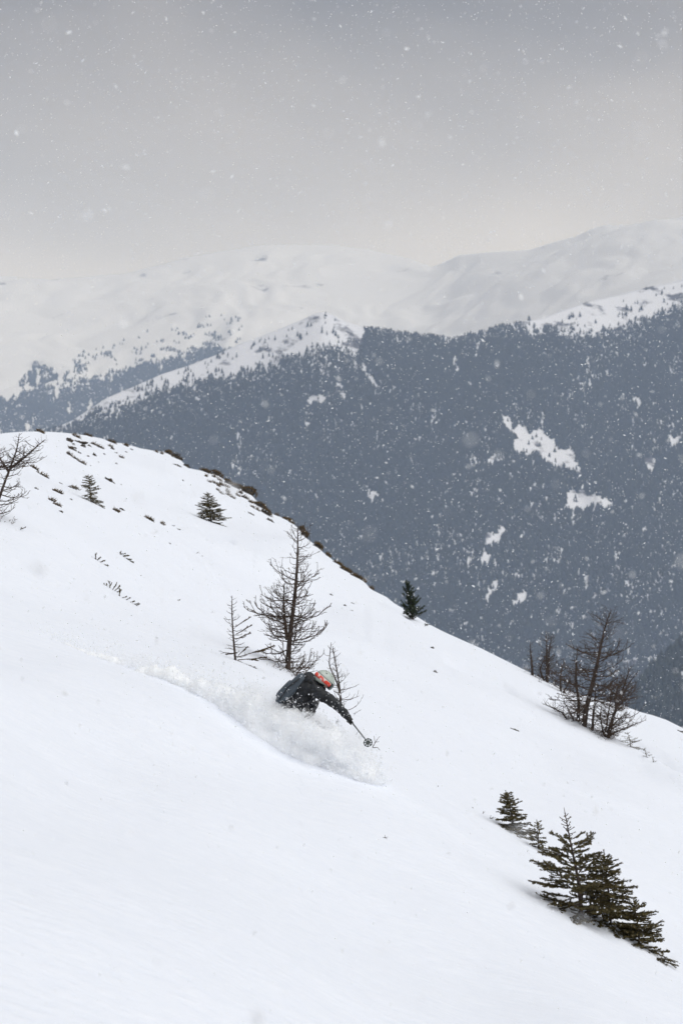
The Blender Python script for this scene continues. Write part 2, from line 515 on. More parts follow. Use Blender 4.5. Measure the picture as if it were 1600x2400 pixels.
# clearings in the wood (corner points as seen in the photograph)
CLEAR = [
    [(1166, 966), (1190, 968), (1200, 1000), (1222, 985), (1240, 1010), (1262, 995), (1290, 1015), (1310, 1048), (1340, 1040), (1352, 1075), (1365, 1108), (1340, 1098), (1305, 1092), (1275, 1080), (1262, 1050), (1240, 1070), (1205, 1055), (1196, 1040), (1212, 1020), (1188, 1000)],
    [(1326, 1144), (1345, 1146), (1400, 1155), (1438, 1172), (1420, 1190), (1400, 1178), (1372, 1186), (1350, 1194), (1330, 1192)],
    [(1136, 1250), (1180, 1232), (1180, 1246), (1168, 1270), (1142, 1272)],
    [(1130, 1292), (1150, 1288), (1146, 1312), (1128, 1318)],
    [(1508, 1534), (1540, 1530), (1552, 1528), (1545, 1545), (1520, 1546)],
    [(1474, 1546), (1500, 1544), (1502, 1552), (1476, 1552)],
    [(1484, 930), (1500, 926), (1504, 945), (1494, 955)],
    [(965, 1018), (1008, 1026), (1008, 1034), (990, 1028), (970, 1034)],
    [(1090, 1066), (1118, 1066), (1116, 1080), (1100, 1078)],
    [(1140, 1064), (1190, 1070), (1190, 1078), (1160, 1074), (1150, 1088)],
    [(856, 1140), (890, 1150), (892, 1168), (876, 1164), (868, 1180)],
    [(944, 1286), (966, 1296), (960, 1306)],
    [(1508, 1065), (1534, 1068), (1530, 1112), (1518, 1100)],
    [(1060, 830), (1068, 828), (1074, 870), (1066, 872)],
    [(845, 850), (852, 848), (880, 890), (898, 905), (888, 908), (868, 896)],
    [(720, 925), (750, 920), (770, 935), (752, 945), (740, 940), (728, 948)],
    [(792, 915), (815, 918), (806, 932)],
    [(1565, 1020), (1598, 1018), (1590, 1040), (1572, 1046)],
    [(1195, 1420), (1205, 1400), (1225, 1370), (1240, 1385), (1232, 1408), (1208, 1420)],
    [(1128, 1400), (1150, 1370), (1165, 1350), (1172, 1370), (1150, 1395), (1142, 1425)],
]
TL = np.array([(-400, 1010), (60, 1010), (170, 1002), (230, 968), (330, 932), (440, 908), (510, 886), (590, 873), (640, 858), (700, 840), (730, 832), (752, 826), (800, 822), (838, 830), (846, 800), (858, 768), (927, 778),
    (1000, 788), (1055, 796), (1100, 790), (1150, 764), (1210, 757), (1250, 790), (1290, 776), (1350, 790), (1390, 792), (1440, 772), (1500, 762), (1560, 738), (1600, 726), (2100, 660)], float)

def ridge_v(u):
    return np.interp(u, SKY[:, 0], SKY[:, 1])

def conifer_mesh(tiers, n, rng):
    """a unit fir (height 1): ragged stacked skirts"""
    V = []; T = []
    for k in range(tiers):
        z0 = 0.04 + 0.86 * k / tiers; z1 = min(1.0, z0 + 1.45 / tiers)
        if k == tiers - 1: z1 = 1.0
        R = 0.19 * (1 - k / tiers) ** 0.9 + 0.02
        b = len(V); a0 = rng.random() * 6.28
        for j in range(n):
            rr = R * (0.7 + 0.6 * rng.random()); a = a0 + j * 6.2832 / n
            V.append((rr * math.cos(a), rr * math.sin(a), z0 + 0.05 * rng.standard_normal()))
        V.append((0, 0, z1))
        for j in range(n):
            T.append((b + j, b + (j + 1) % n, b + n))
    return np.array(V), np.array(T)

CONI = [conifer_mesh(2, 4, RNG) for _ in range(6)]
def scatter(name, x, y, z, h, label):
    Vs = []; Ts = []; n = 0
    which = RNG.integers(0, len(CONI), len(x))
    for k in range(len(CONI)):
        m = which == k
        if not m.any(): continue
        V, T = CONI[k]
        a = RNG.random(m.sum()) * 6.28
        wd = h[m] * RNG.uniform(1.3, 1.85, m.sum())
        ca, sa = np.cos(a), np.sin(a)
        X = x[m, None] + wd[:, None] * (V[None, :, 0] * ca[:, None] - V[None, :, 1] * sa[:, None])
        Y = y[m, None] + wd[:, None] * (V[None, :, 0] * sa[:, None] + V[None, :, 1] * ca[:, None])
        Z = z[m, None] - 0.6 + h[m, None] * V[None, :, 2]
        Vs.append(np.stack([X, Y, Z], -1).reshape(-1, 3))
        Ts.append((T[None] + (np.arange(m.sum()) * len(V))[:, None, None]).reshape(-1, 3) + n)
        n += m.sum() * len(V)
    o = link(name, mesh_np(name, np.concatenate(Vs), np.concatenate(Ts)), M_FOREST)
    return tag(o, label, "forest", kind='stuff')

def toss(massif, n, t0, t1, y0, y1):
    t = RNG.uniform(t0, t1, n); y = np.sqrt(RNG.uniform(y0 * y0, y1 * y1, n))
    yc, _ = massif.c(t)
    m = y < yc + 15
    t, y = t[m], y[m]; x = t * y
    z = massif.z(x, y)
    u = 800 + FPX * x / y; v = 1200 - FPX * z / y
    return x, y, z, u, v

# main wood
x, y, z, u, v = toss(M1, 330000, -0.17, 0.17, 3350, 5700)
top = np.interp(u, TL[:, 0], TL[:, 1]) + 9 * fbm(u / 16.0, v * 0 + 3, 5, 2)
p = sstep(-16, 14, v - top)
gap = fbm(u / 13.0, v / 62.0, 31, 3) + 0.55 * fbm(u / 90.0, v / 110.0, 61, 2)
p = p * (1 - 0.55 * sstep(0.5, 1.0, gap))
for poly in CLEAR:
    p = np.where(in_poly(u + 4 * vnoise(u / 7, v / 9, 77), v - 6 + 6 * vnoise(u / 4, v / 12, 78), poly), 0.012, p)
keep = (RNG.random(len(u)) < p) & (v < ridge_v(u) + 90)
x, y, z, u, v = (a[keep] for a in (x, y, z, u, v))
h = RNG.uniform(6, 12, len(x)) * (0.75 + 0.25 * sstep(0, 90, v - np.interp(u, TL[:, 0], TL[:, 1])))
scatter("distant_forest", x, y, z, h, "dense grey-blue conifer forest covering the mountain across the valley")

# the wood on the lower slope of the snowy mountain, at the left
TL2 = np.array([(-300, 945), (0, 938), (30, 936), (60, 925), (110, 912), (160, 905), (200, 892), (250, 884), (300, 868), (340, 858), (380, 842), (430, 830), (480, 815)], float)
x, y, z, u, v = toss(M2, 65000, -0.175, -0.04, 6800, 9600)
top = np.interp(u, TL2[:, 0], TL2[:, 1]) + 7 * fbm(u / 14.0, v * 0, 8, 2)
p = sstep(-10, 12, v - top)
p = np.maximum(p, 0.8 * sstep(-0.35, 0.3, fbm(u / 10.0, v / 7.0, 15, 2)) * in_poly(u + 9 * vnoise(u / 9, v / 9, 2), v + 9 * vnoise(u / 8, v / 8, 3), [(45, 905), (72, 862), (82, 846), (110, 858), (138, 872), (130, 890), (90, 902)]))
p = np.maximum(p, 0.4 * in_poly(u, v, [(146, 900), (150, 872), (166, 872), (178, 890), (172, 912)]))
p = np.maximum(p, 0.30 * sstep(0.1, 0.6, fbm(u / 22.0 + v / 40.0, v / 9.0, 44, 2)) * sstep(-85, -20, v - top) * (u > 170))
p = p * (1 - 0.9 * sstep(0.45, 0.8, fbm(u / 15.0, v / 40.0, 52, 3)))
keep = (RNG.random(len(u)) < p) & (v < 1080)
x, y, z, u, v = (a[keep] for a in (x, y, z, u, v))
scatter("farther_forest", x, y, z, RNG.uniform(9, 15, len(x)), "paler strip of conifer forest low on the snowy mountain")

# the wood on the near spur
x, y, z, u, v = toss(M0, 34000, 0.09, 0.2, 1650, 2800)
p = 1 - 0.9 * in_poly(u, v, [(1530, 1652), (1545, 1625), (1565, 1608), (1596, 1598), (1588, 1612), (1562, 1628), (1545, 1642)]) - 0.5 * sstep(0.5, 0.8, fbm(u / 20.0, v / 50.0, 90, 3))
keep = (RNG.random(len(u)) < p) & (v < ridge_v(u) + 120)
x, y, z, u, v = (a[keep] for a in (x, y, z, u, v))
scatter("spur_forest", x, y, z, RNG.uniform(7, 12, len(x)), "darker near conifer forest on the low spur beside the larches")

# single trees one can tell apart along the tree line
LONE = []
for k in range(5):
    V, T = conifer_mesh(4, 6, RNG)
    me = mesh_np("far_conifer", V, T); me.materials.append(M_FOREST); LONE.append(me)
def lone(u, v, massif, y0, y1, label, group):
    Y = np.linspace(y0, y1, 700); t = (u - 800) / FPX; e = -(v - 1200) / FPX
    g = massif.z(t * Y, Y) - e * Y
    yc = float(massif.c(np.array([t]))[0][0])
    ok = np.where((g >= 0) & (Y < yc + 10))[0]
    if not len(ok): return
    Yk = Y[ok[0]]
    o = link("far_conifer", random.choice(LONE), None)
    o.location = (t * Yk, Yk, massif.z(np.array([t * Yk]), np.array([Yk]))[0] - 0.5)
    s = random.uniform(6.5, 14.0)
    o.scale = (s * random.uniform(0.9, 1.4), s * random.uniform(0.9, 1.4), s)
    o.rotation_euler = (0, 0, random.uniform(0, 6.28))
    tag(o, label, "tree", group)
LA = "tiny grey conifer scattered on the snowy crest left of the peak"
LB = "tiny pale conifer scattered on the snow above the tree line right of the peak"
n = 0
while n < 170:
    uu = random.uniform(200, 840); tl = float(np.interp(uu, TL[:, 0], TL[:, 1]))
    cz = np.interp(uu, [170, 315, 440, 600, 755, 840], [985, 905, 857, 792, 731, 764])
    vv = random.uniform(cz + 6, tl)
    if random.random() < 0.25 + 0.75 * (vv - cz) / max(tl - cz, 1) and vnoise(np.array([uu / 26 + vv / 30]), np.array([vv / 13 - uu / 60]), 14)[0] > -0.05:
        lone(uu, vv, M1, 3800, 5300, LA, "lone trees on the crest left of the peak"); n += 1
n = 0
while n < 170:
    uu = random.uniform(1080, 1640); tl = float(np.interp(uu, TL[:, 0], TL[:, 1]))
    vv = tl - abs(random.gauss(0, 1)) * (38 if uu > 1260 else 16)
    if vnoise(np.array([uu / 25 + vv / 40]), np.array([vv / 14]), 4)[0] > -0.15:
        lone(uu, vv, M1, 3800, 5750, LB, "lone trees above the tree line right of the peak"); n += 1

# ------------------------------------------------------------------ the air between
def box_mesh(name, lo, hi):
    V = [(x, y, z) for x in (lo[0], hi[0]) for y in (lo[1], hi[1]) for z in (lo[2], hi[2])]
    F = [(0, 1, 3, 2), (4, 6, 7, 5), (0, 4, 5, 1), (2, 3, 7, 6), (0, 2, 6, 4), (1, 5, 7, 3)]
    return mesh_np(name, V, np.array(F))
mh = bpy.data.materials.new("snowy_air"); mh.use_nodes = True
nt = mh.node_tree; nt.nodes.clear()
pv = nd(nt, 'ShaderNodeVolumePrincipled')
pv.inputs['Color'].default_value = (0.58, 0.72, 1.0, 1)
pv.inputs['Absorption Color'].default_value = (1, 1, 1, 1)
pv.inputs['Density'].default_value = 7.2e-5
pv.inputs['Anisotropy'].default_value = 0.0
ho = nd(nt, 'ShaderNodeOutputMaterial')
nt.links.new(pv.outputs[0], ho.inputs['Volume'])
haze = link("haze", box_mesh("haze", (-20000, -3000, -702), (20000, 19000, 1420)), mh)
tag(haze, "pale winter haze filling the valley", "haze", kind='stuff')

# ------------------------------------------------------------------ trees
def rnd(a, b):
    return random.uniform(a, b)

def curve_branch(start, az, pitch0, pitch1, L, seg, wob=0.06, bow=1.6):
    """points of a branch that leaves at pitch0 and bends to pitch1"""
    pts = [np.array(start, float)]
    a = az
    for k in range(seg):
        s = (k + 0.5) / seg
        p = pitch0 + (pitch1 - pitch0) * s ** bow
        a += rnd(-wob, wob); p += rnd(-wob, wob)
        d = np.array([math.cos(a) * math.cos(p), math.sin(a) * math.cos(p), math.sin(p)])
        pts.append(pts[-1] + d * L / seg)
    return np.array(pts)

def along(pts, s):
    n = len(pts) - 1
    k = min(int(s * n), n - 1)
    f = s * n - k
    return pts[k] * (1 - f) + pts[k + 1] * f, pts[k + 1] - pts[k]

def smooth_path(ctrl, n):
    C = np.array(ctrl, float)
    d = np.concatenate([[0], np.cumsum(np.linalg.norm(np.diff(C, axis=0), axis=1))]); d /= d[-1]
    t = np.linspace(0, 1, n)
    P = np.stack([np.interp(t, d, C[:, k]) for k in range(3)], 1)
    for _ in range(2):
        P[1:-1] = 0.25 * P[:-2] + 0.5 * P[1:-1] + 0.25 * P[2:]
    return P

def twiggy(mb, pts, r0, density, tw_len, spur=True, up=0.35):
    """a bare larch branch with side twigs and short spurs"""
    n = len(pts)
    mb.tube(pts, np.linspace(r0, r0 * 0.35, n), 4, False)
    L = float(np.linalg.norm(np.diff(pts, axis=0), axis=1).sum())
    m = max(1, int(L * density))
    for k in range(m):
        s = 0.12 + 0.86 * (k + rnd(0, 1)) / m
        p, d = along(pts, s)
        d = d / (np.linalg.norm(d) + 1e-9)
        az = math.atan2(d[1], d[0]) + random.choice((-1, 1)) * rnd(0.3, 1.25)
        pit = math.asin(max(-1, min(1, d[2]))) + rnd(-0.5, 0.7)
        l = tw_len * rnd(0.25, 1.25) * (1.1 - 0.6 * s)
        q = curve_branch(p, az, pit, pit + up, l, 3, 0.28)
        mb.tube(q, np.linspace(r0 * 0.52, r0 * 0.36, 4), 3, False)
        if spur and l > 0.10:
            for _ in range(int(l * 14)):
                p2, d2 = along(q, rnd(0.2, 1))
                az2 = az + random.choice((-1, 1)) * rnd(0.4, 1.2)
                q2 = curve_branch(p2, az2, rnd(-0.3, 0.8), rnd(0.2, 0.9), l * rnd(0.15, 0.45), 2, 0.1)
                mb.tube(q2, [r0 * 0.36, r0 * 0.32, r0 * 0.28], 3, False)

def profile(stops, h):
    return float(np.interp(h, [s[0] for s in stops], [s[1] for s in stops]))

def larch(name, base_uv, trunks, spread, nbr, r0, label, group=None, low=0.06, Y=None, tw=0.16, dens=11, rise=(0.05, 0.75), azs=None, br=0.35, cat="tree", sink=0.25):
    """base_uv: pixel where it meets the snow; trunks: list of pixel polylines (base to tip); spread: branch length (px) by height"""
    g = hit(*base_uv) if Y is None else None
    if Y is not None:
        X = (base_uv[0] - 800) / FPX * Y
        g = Vector((X, Y, ground1(X, Y)))
    S = g.y / FPX
    root = link(name, None, None, None, g)
    tag(root, label, cat, group)
    wood = MB(); crown = MB()
    for ti, tr in enumerate(trunks):
        ctrl = []
        for k, (u, v) in enumerate(tr):
            w = px(u, v, g.y) - g
            ctrl.append((w.x, rnd(-0.03, 0.03) * k, w.z))
        if ti == 0:
            ctrl[0] = (ctrl[0][0], 0, min(ctrl[0][2], 0) - sink)
        P = smooth_path(ctrl, 18)
        H = float(np.linalg.norm(np.diff(P, axis=0), axis=1).sum())
        rr = r0 * (1.0 if ti == 0 else 0.6)
        wood.tube(P, rr * (1 - np.linspace(0, 1, 18)) ** 0.8 + 0.004, 7)
        n = int(nbr * (1.0 if ti == 0 else 0.55))
        for k in range(n):
            h = low + (0.985 - low) * (k + rnd(0, 1)) / n
            p, d = along(P, h)
            L = profile(spread, h) * S * rnd(0.35, 1.3) * (1 if ti == 0 else 0.7)
            az = k * 2.39996 + rnd(-0.5, 0.5) if azs is None else rnd(*azs)
            pit = rise[0] + rnd(-0.4, 0.3) + 0.5 * h * h
            q = curve_branch(p, az, pit, rise[1] + rnd(-0.5, 0.3) + 0.3 * h, L, 8, 0.17)
            twiggy(crown, q, max(0.004, min(rr * br, 0.004 + 0.011 * L)) * max(1.0, S * 95), dens, tw * (0.5 + 0.5 * min(1, L / 0.5)))
    wood.build("trunk", M_BARK, root)
    crown.build("crown", M_TWIG, root)
    return root

def needles(pts, density, ln, w, out):
    """short needles round a twig: appended to out as triangles"""
    seg = np.diff(pts, axis=0); sl = np.linalg.norm(seg, axis=1); L = sl.sum()
    n = max(4, int(L * density))
    s = np.sort(RNG.random(n)) ** 0.92 * L
    cs = np.concatenate([[0], np.cumsum(sl)])
    k = np.clip(np.searchsorted(cs, s) - 1, 0, len(seg) - 1)
    f = ((s - cs[k]) / sl[k])[:, None]
    p = pts[k] + seg[k] * f
    d = seg[k] / sl[k][:, None]
    rv = RNG.standard_normal((n, 3)); rv[:, 2] += 0.35
    a = rv - (rv * d).sum(1)[:, None] * d
    a /= np.linalg.norm(a, axis=1)[:, None] + 1e-9
    dirn = a * RNG.uniform(0.6, 1.0, n)[:, None] + d * RNG.uniform(0.4, 1.0, n)[:, None]
    dirn /= np.linalg.norm(dirn, axis=1)[:, None]
    side = np.cross(dirn, d); side /= np.linalg.norm(side, axis=1)[:, None] + 1e-9
    ll = ln * RNG.uniform(0.7, 1.2, n)[:, None]
    V = np.stack([p - side * w, p + side * w, p + dirn * ll], 1).reshape(-1, 3)
    out.append(V)

def add_needles(mb, lst):
    if not lst: return
    V = np.concatenate(lst)
    mb.add(V, None, np.arange(len(V)).reshape(-1, 3))

def spruce_branch(wood, nl, p, az, pit, L, r, ndens, nlen, nw, bare=0.15, twigs=14, droop=0.25, tip_up=0.3, gap=0.0):
    q = curve_branch(p, az, pit, pit - droop + tip_up, L, 6, 0.06)
    wood.tube(q, np.linspace(r, r * 0.4, 7), 4, False)
    i0 = int(bare * 6)
    needles(q[i0:], ndens, nlen, nw, nl)
    m = int(L * twigs)
    for k in range(m):
        s = bare + (0.97 - bare) * (k + rnd(0.2, 0.8)) / max(m, 1)
        if random.random() < gap: continue
        pp, d = along(q, s)
        sd = 1 if k % 2 else -1
        a2 = math.atan2(d[1], d[0]) + sd * rnd(0.55, 1.0)
        l2 = L * 0.52 * (1.05 - s) * rnd(0.7, 1.15) + 0.03
        q2 = curve_branch(pp, a2, pit - droop * 0.7 + rnd(-0.15, 0.15), pit + rnd(-0.1, 0.2), l2, 3, 0.06)
        wood.tube(q2, np.linspace(r * 0.45, r * 0.25, 4), 3, False)
        needles(q2, ndens, nlen, nw, nl)
        if l2 > 0.14:
            for _ in range(int(l2 * 12)):
                pp3, d3 = along(q2, rnd(0.25, 0.9))
                a3 = a2 + random.choice((-1, 1)) * rnd(0.5, 0.9)
                q3 = curve_branch(pp3, a3, rnd(-0.2, 0.15), rnd(-0.1, 0.25), l2 * rnd(0.25, 0.45), 2, 0.05)
                needles(q3, ndens, nlen, nw, nl)

def spruce(name, base_uv, tip_uv, spread, nbr, label, group=None, Y=None, ndens=330, nlen=0.016, nw=0.0045, needle=None, r0=None, bare=0.12, pit=(0.35, -0.12), extra=(), low=0.03, twigs=19, gap=0.05, lean=True, cat="tree", sink=0.15, bare_top=0.0):
    """spread: branch length in pixels by height; extra: low branches (height px, azimuth, pitch, length px)"""
    if Y is None:
        g = hit(*base_uv)
    else:
        X = (base_uv[0] - 800) / FPX * Y
        g = Vector((X, Y, ground1(X, Y)))
    S = g.y / FPX
    root = link(name, None, None, None, g)
    tag(root, label, cat, group)
    tip = px(tip_uv[0], tip_uv[1], g.y) - g
    H = tip.length
    b = px(base_uv[0], base_uv[1], g.y) - g
    P = smooth_path([(b.x, 0, min(b.z, 0) - sink), (b.x * 0.7 + tip.x * 0.25, rnd(-.02, .02) * H, tip.z * 0.35), (b.x * 0.35 + tip.x * 0.68, rnd(-.02, .02) * H, tip.z * 0.7), (tip.x, 0, tip.z)], 16)
    wood = MB(); nl = []
    r0 = r0 or 0.016 * H + 0.006
    stem = MB()
    stem.tube(P, r0 * (1 - np.linspace(0, 1, 16)) ** 0.9 + 0.003, 6)
    if not bare_top: needles(P[-3:], ndens * 0.8, nlen * 0.9, nw, nl)
    for k in range(nbr):
        h = low + (0.93 - low) * (k + rnd(0, 1)) / nbr
        p, d = along(P, 0.08 + 0.92 * h)
        L = profile(spread, h) * S * rnd(0.55, 1.5)
        az = k * 2.39996 + rnd(-0.4, 0.4)
        pt = pit[1] + (pit[0] - pit[1]) * h + rnd(-0.22, 0.22)
        if bare_top and h > 1 - bare_top:
            q = curve_branch(p, az, pt, pt + 0.3, L, 4, 0.08); wood.tube(q, np.linspace(0.006, 0.003, 5), 4, False)
            needles(q[-2:], ndens * 0.7, nlen * 0.8, nw, nl)
            continue
        spruce_branch(wood, nl, p, az, pt, L, max(0.0025, r0 * 0.22 * (1.1 - h)), ndens, nlen, nw, bare, twigs, gap=gap)
    for hp, az, pt, lp in extra:
        spruce_branch(wood, nl, np.array([b.x, 0, hp * S]), az, pt, lp * S, 0.006, ndens, nlen, nw, bare, twigs, gap=gap)
    stem.build("trunk", M_SPRUCEBARK, root)
    crown = MB()
    add_needles(crown, nl)
    c = crown.build("crown", needle or M_NEEDLE, root, False)
    if wood.n: wood.build("branches", M_TWIG, root)
    return root

# bare larch above the skier, its low companion stem and the young one beside it
larch("larch_tree", (672, 1602), [[(672, 1604), (676, 1521), (683, 1460), (691, 1396), (696, 1338), (698, 1276), (697, 1226)], [(673, 1500), (668, 1462), (664, 1414), (666, 1368)]],
      [(0, 80), (0.1, 98), (0.3, 100), (0.45, 96), (0.6, 80), (0.68, 56), (0.85, 48), (0.95, 26), (1, 8)], 84, 0.052,
      "tall bare larch rising directly behind the skier", low=0.02, Y=41.5, tw=0.30, dens=15, rise=(-0.05, 0.85))
larch("larch_bush", (690, 1606), [[(690, 1610), (712, 1580), (736, 1556)], [(686, 1610), (700, 1570), (712, 1545)], [(668, 1610), (640, 1580), (622, 1560)], [(680, 1610), (656, 1570), (650, 1548)], [(694, 1612), (730, 1598), (762, 1590)]], [(0, 40), (0.5, 40), (1, 14)], 30, 0.012, "low brush of bare larch shoots round the foot of the tall larch", Y=40.8, tw=0.22, dens=13, low=0.0, br=0.6, cat="bush")
larch("larch_sapling", (802, 1668), [[(800, 1672), (797, 1620), (789, 1570), (779, 1515)], [(799, 1640), (790, 1600), (770, 1560), (776, 1506)]],
      [(0, 55), (0.3, 48), (0.6, 32), (0.9, 16), (1, 5)], 40, 0.02, "low bare larch sapling with spreading twigs right behind the helmet", Y=40.3, tw=0.2, dens=11, rise=(0.1, 0.8), low=0.0)
larch("larch_tree", (-28, 1262), [[(-28, 1265), (-10, 1190), (8, 1140), (22, 1100), (40, 1050), (47, 1016)], [(24, 1098), (50, 1078), (78, 1055), (104, 1030)], [(20, 1104), (2, 1078), (-8, 1050)]],
      [(0, 100), (0.2, 95), (0.4, 75), (0.6, 52), (0.8, 34), (1, 8)], 64, 0.036, "bare larch cut off by the left edge of the picture", Y=44, tw=0.24, dens=11, rise=(0.0, 0.7), low=0.02)
# half-dead young spruce left of the larch
r_ = larch("young_spruce", (556, 1592), [[(556, 1594), (551, 1540), (546, 1490), (543, 1440), (544, 1396)]], [(0, 30), (0.2, 36), (0.5, 34), (0.75, 22), (0.9, 14), (1, 4)], 52, 0.022,
      "half-dead young spruce with a few brown needled boughs, left of the tall larch", Y=38.6, tw=0.12, dens=16, rise=(-0.05, 0.5), low=0.12)
def dry_boughs(root, base, specs):
    nl = []; wood = MB(); S = root.location.y / FPX
    for du, dv, az, pt, lp in specs:
        spruce_branch(wood, nl, np.array([du * S, 0, dv * S]), az, pt, lp * S, 0.007, 420, 0.02, 0.005, 0.2, 18, gap=0.1)
    mb = MB(); add_needles(mb, nl); mb.build("needled_boughs", M_DRYNEEDLE, root, False)
    wood.build("bough_wood", M_TWIG, root)
dry_boughs(r_, None, [(-3, 80, 0.1, 0.55, 42), (-3, 62, -0.3, 0.5, 46), (-4, 50, 0.3, 0.35, 40), (0, 8, -0.2, 0.25, 95), (2, 2, 0.3, 0.05, 70), (0, 0, -0.5, -0.35, 55), (2, 12, 0.2, 0.75, 30), (0, 18, 2.9, -0.1, 30)])

# ridge spruces on the left
spruce("small_spruce", (214, 1176), (207, 1112), [(0, 24), (0.3, 21), (0.6, 17), (0.85, 12), (1, 3)], 70, "small dark spruce on the open slope below the ridge rocks, upper left", ndens=240, nlen=0.022, nw=0.0085, extra=[(2, 0.2, -0.4, 34), (0, -0.4, -0.45, 38), (6, 0.3, -0.2, 24)], twigs=16, gap=0.12)
spruce("small_spruce", (496, 1224), (484, 1152), [(0, 34), (0.25, 32), (0.5, 23), (0.8, 12), (1, 3)], 95, "dense broad little spruce half buried below the ridge edge, with a low trailing bough", ndens=280, nlen=0.024, nw=0.0085, extra=[(-4, 0.1, -0.45, 54), (-6, -0.3, -0.5, 58), (0, 0.3, -0.3, 38), (-10, 0.0, -0.52, 68)], twigs=19)
# stone pine on the ridge
spruce("stone_pine", (968, 1452), (952, 1360), [(0, 26), (0.2, 26), (0.45, 20), (0.7, 15), (0.9, 9), (1, 4)], 75, "small dark upright pine standing on the ridge line against the far forest", ndens=300, nlen=0.06, nw=0.010, needle=M_PINE, pit=(1.15, 0.55), twigs=7, r0=0.04, gap=0.1)
tuft_o = spruce("pine_bough", (992, 1467), (1006, 1464), [(0, 8), (1, 4)], 5, "low pine bough lying on the snow beside the small ridge pine", ndens=300, nlen=0.05, nw=0.010, needle=M_PINE, pit=(0.1, 0.0), twigs=8, r0=0.012, cat="branch")

# spruces in the lower right corner
spruce("young_spruce", (1206, 1950), (1184, 1853), [(0, 46), (0.15, 44), (0.35, 34), (0.6, 24), (0.8, 18), (0.93, 7), (1, 3)], 110, "dense little spruce at the upper end of the row in the lower right", ndens=520, nlen=0.022, nw=0.0045, extra=[(4, 3.0, -0.15, 56), (0, 0.3, -0.5, 50), (-2, -0.2, -0.55, 62)], twigs=18)
spruce("young_spruce", (1262, 1992), (1257, 1922), [(0, 38), (0.25, 30), (0.5, 19), (0.8, 13), (1, 3)], 40, "tiny sparse spruce between the little dense one and the big one, lower right", ndens=520, nlen=0.022, nw=0.0045, extra=[(2, 0.2, -0.3, 52), (0, -0.3, -0.5, 60), (4, 2.9, 0.25, 34)], twigs=19, gap=0.2)
spruce("spruce_tree", (1366, 2158), (1321, 1893), [(0, 70), (0.1, 92), (0.3, 92), (0.45, 78), (0.58, 64), (0.68, 50), (0.74, 18), (0.9, 12), (1, 4)], 90, "biggest spruce of the lower right group, with a bare spiky leader", ndens=520, nlen=0.026, nw=0.0052, twigs=19, Y=29.0, bare_top=0.26, gap=0.12, bare=0.2, pit=(0.5, -0.05), extra=[(6, 2.9, -0.05, 60), (30, 3.1, 0.0, 70)])
spruce("spruce_tree", (1432, 2180), (1414, 1992), [(0, 72), (0.2, 74), (0.45, 55), (0.65, 42), (0.85, 26), (1, 4)], 74, "second spruce of the lower right group, just right of the biggest", ndens=520, nlen=0.026, nw=0.0052, twigs=19, Y=29.3, gap=0.1, extra=[(20, 0.1, 0.1, 90), (4, -0.3, -0.35, 70)])
spruce("spruce_tree", (1500, 2226), (1484, 2108), [(0, 58), (0.3, 58), (0.6, 46), (0.85, 20), (1, 4)], 60, "low bushy spruce at the right end of the lower right group", ndens=520, nlen=0.026, nw=0.0052, twigs=19, Y=29.0, gap=0.1, extra=[(30, 0.15, 0.45, 62), (10, 0.3, 0.05, 58), (0, -0.1, -0.45, 80), (-6, 0.2, -0.4, 98), (-4, -0.5, -0.6, 70)])
spruce("spruce_bough", (1538, 2244), (1560, 2246), [(0, 14), (1, 8)], 6, "low spruce bough sticking out of the snow at the corner's edge", ndens=520, nlen=0.026, nw=0.0052, twigs=14, Y=28.6, pit=(-0.2, -0.3), extra=[(4, 0.1, -0.2, 46), (2, -0.2, -0.3, 52)], cat="branch", r0=0.008)

# the larch clump on the right
clump = "larches in the clump on the right"
larch("larch_tree", (1366, 1702), [[(1366, 1704), (1371, 1665), (1386, 1610), (1398, 1560), (1405, 1520), (1410, 1495), (1420, 1460), (1430, 1428)]],
      [(0, 30), (0.15, 72), (0.3, 95), (0.45, 78), (0.6, 68), (0.75, 50), (0.88, 32), (1, 8)], 92, 0.075, "tallest bare larch of the clump on the right, with a leaning dark trunk", clump, tw=0.42, dens=10, rise=(0.0, 0.5), low=0.10, br=0.2)
larch("larch_tree", (1352, 1690), [[(1352, 1694), (1357, 1650), (1349, 1600), (1350, 1555), (1353, 1514)]], [(0, 40), (0.3, 44), (0.6, 36), (0.85, 18), (1, 5)], 40, 0.05, "thin straight larch just left of the tallest trunk in the right clump", clump, tw=0.34, dens=9, rise=(0.05, 0.55), low=0.15, br=0.25)
larch("larch_tree", (1386, 1712), [[(1386, 1714), (1390, 1670), (1395, 1632), (1398, 1600)]], [(0, 40), (0.5, 40), (1, 8)], 26, 0.04, "slim short larch stem close right of the tallest trunk", clump, tw=0.34, dens=9, low=0.1, br=0.25)
larch("larch_tree", (1420, 1728), [[(1420, 1730), (1436, 1680), (1455, 1630), (1468, 1590), (1478, 1560)], [(1424, 1715), (1444, 1660), (1474, 1600), (1498, 1570)]], [(0, 44), (0.3, 58), (0.6, 44), (0.85, 24), (1, 6)], 54, 0.05, "spreading larch with two thin stems leaning right in the right clump", clump, tw=0.38, dens=10, low=0.04, br=0.25)
larch("larch_bush", (1412, 1726), [[(1412, 1728), (1424, 1680), (1430, 1640)], [(1414, 1722), (1406, 1680), (1410, 1650)], [(1416, 1724), (1446, 1690), (1470, 1668)], [(1418, 1728), (1470, 1705), (1514, 1688)]], [(0, 42), (0.5, 46), (1, 12)], 40, 0.035, "tangled low larch bush at the foot of the right clump", clump, tw=0.34, dens=11, low=0.0, br=0.3, cat="bush")
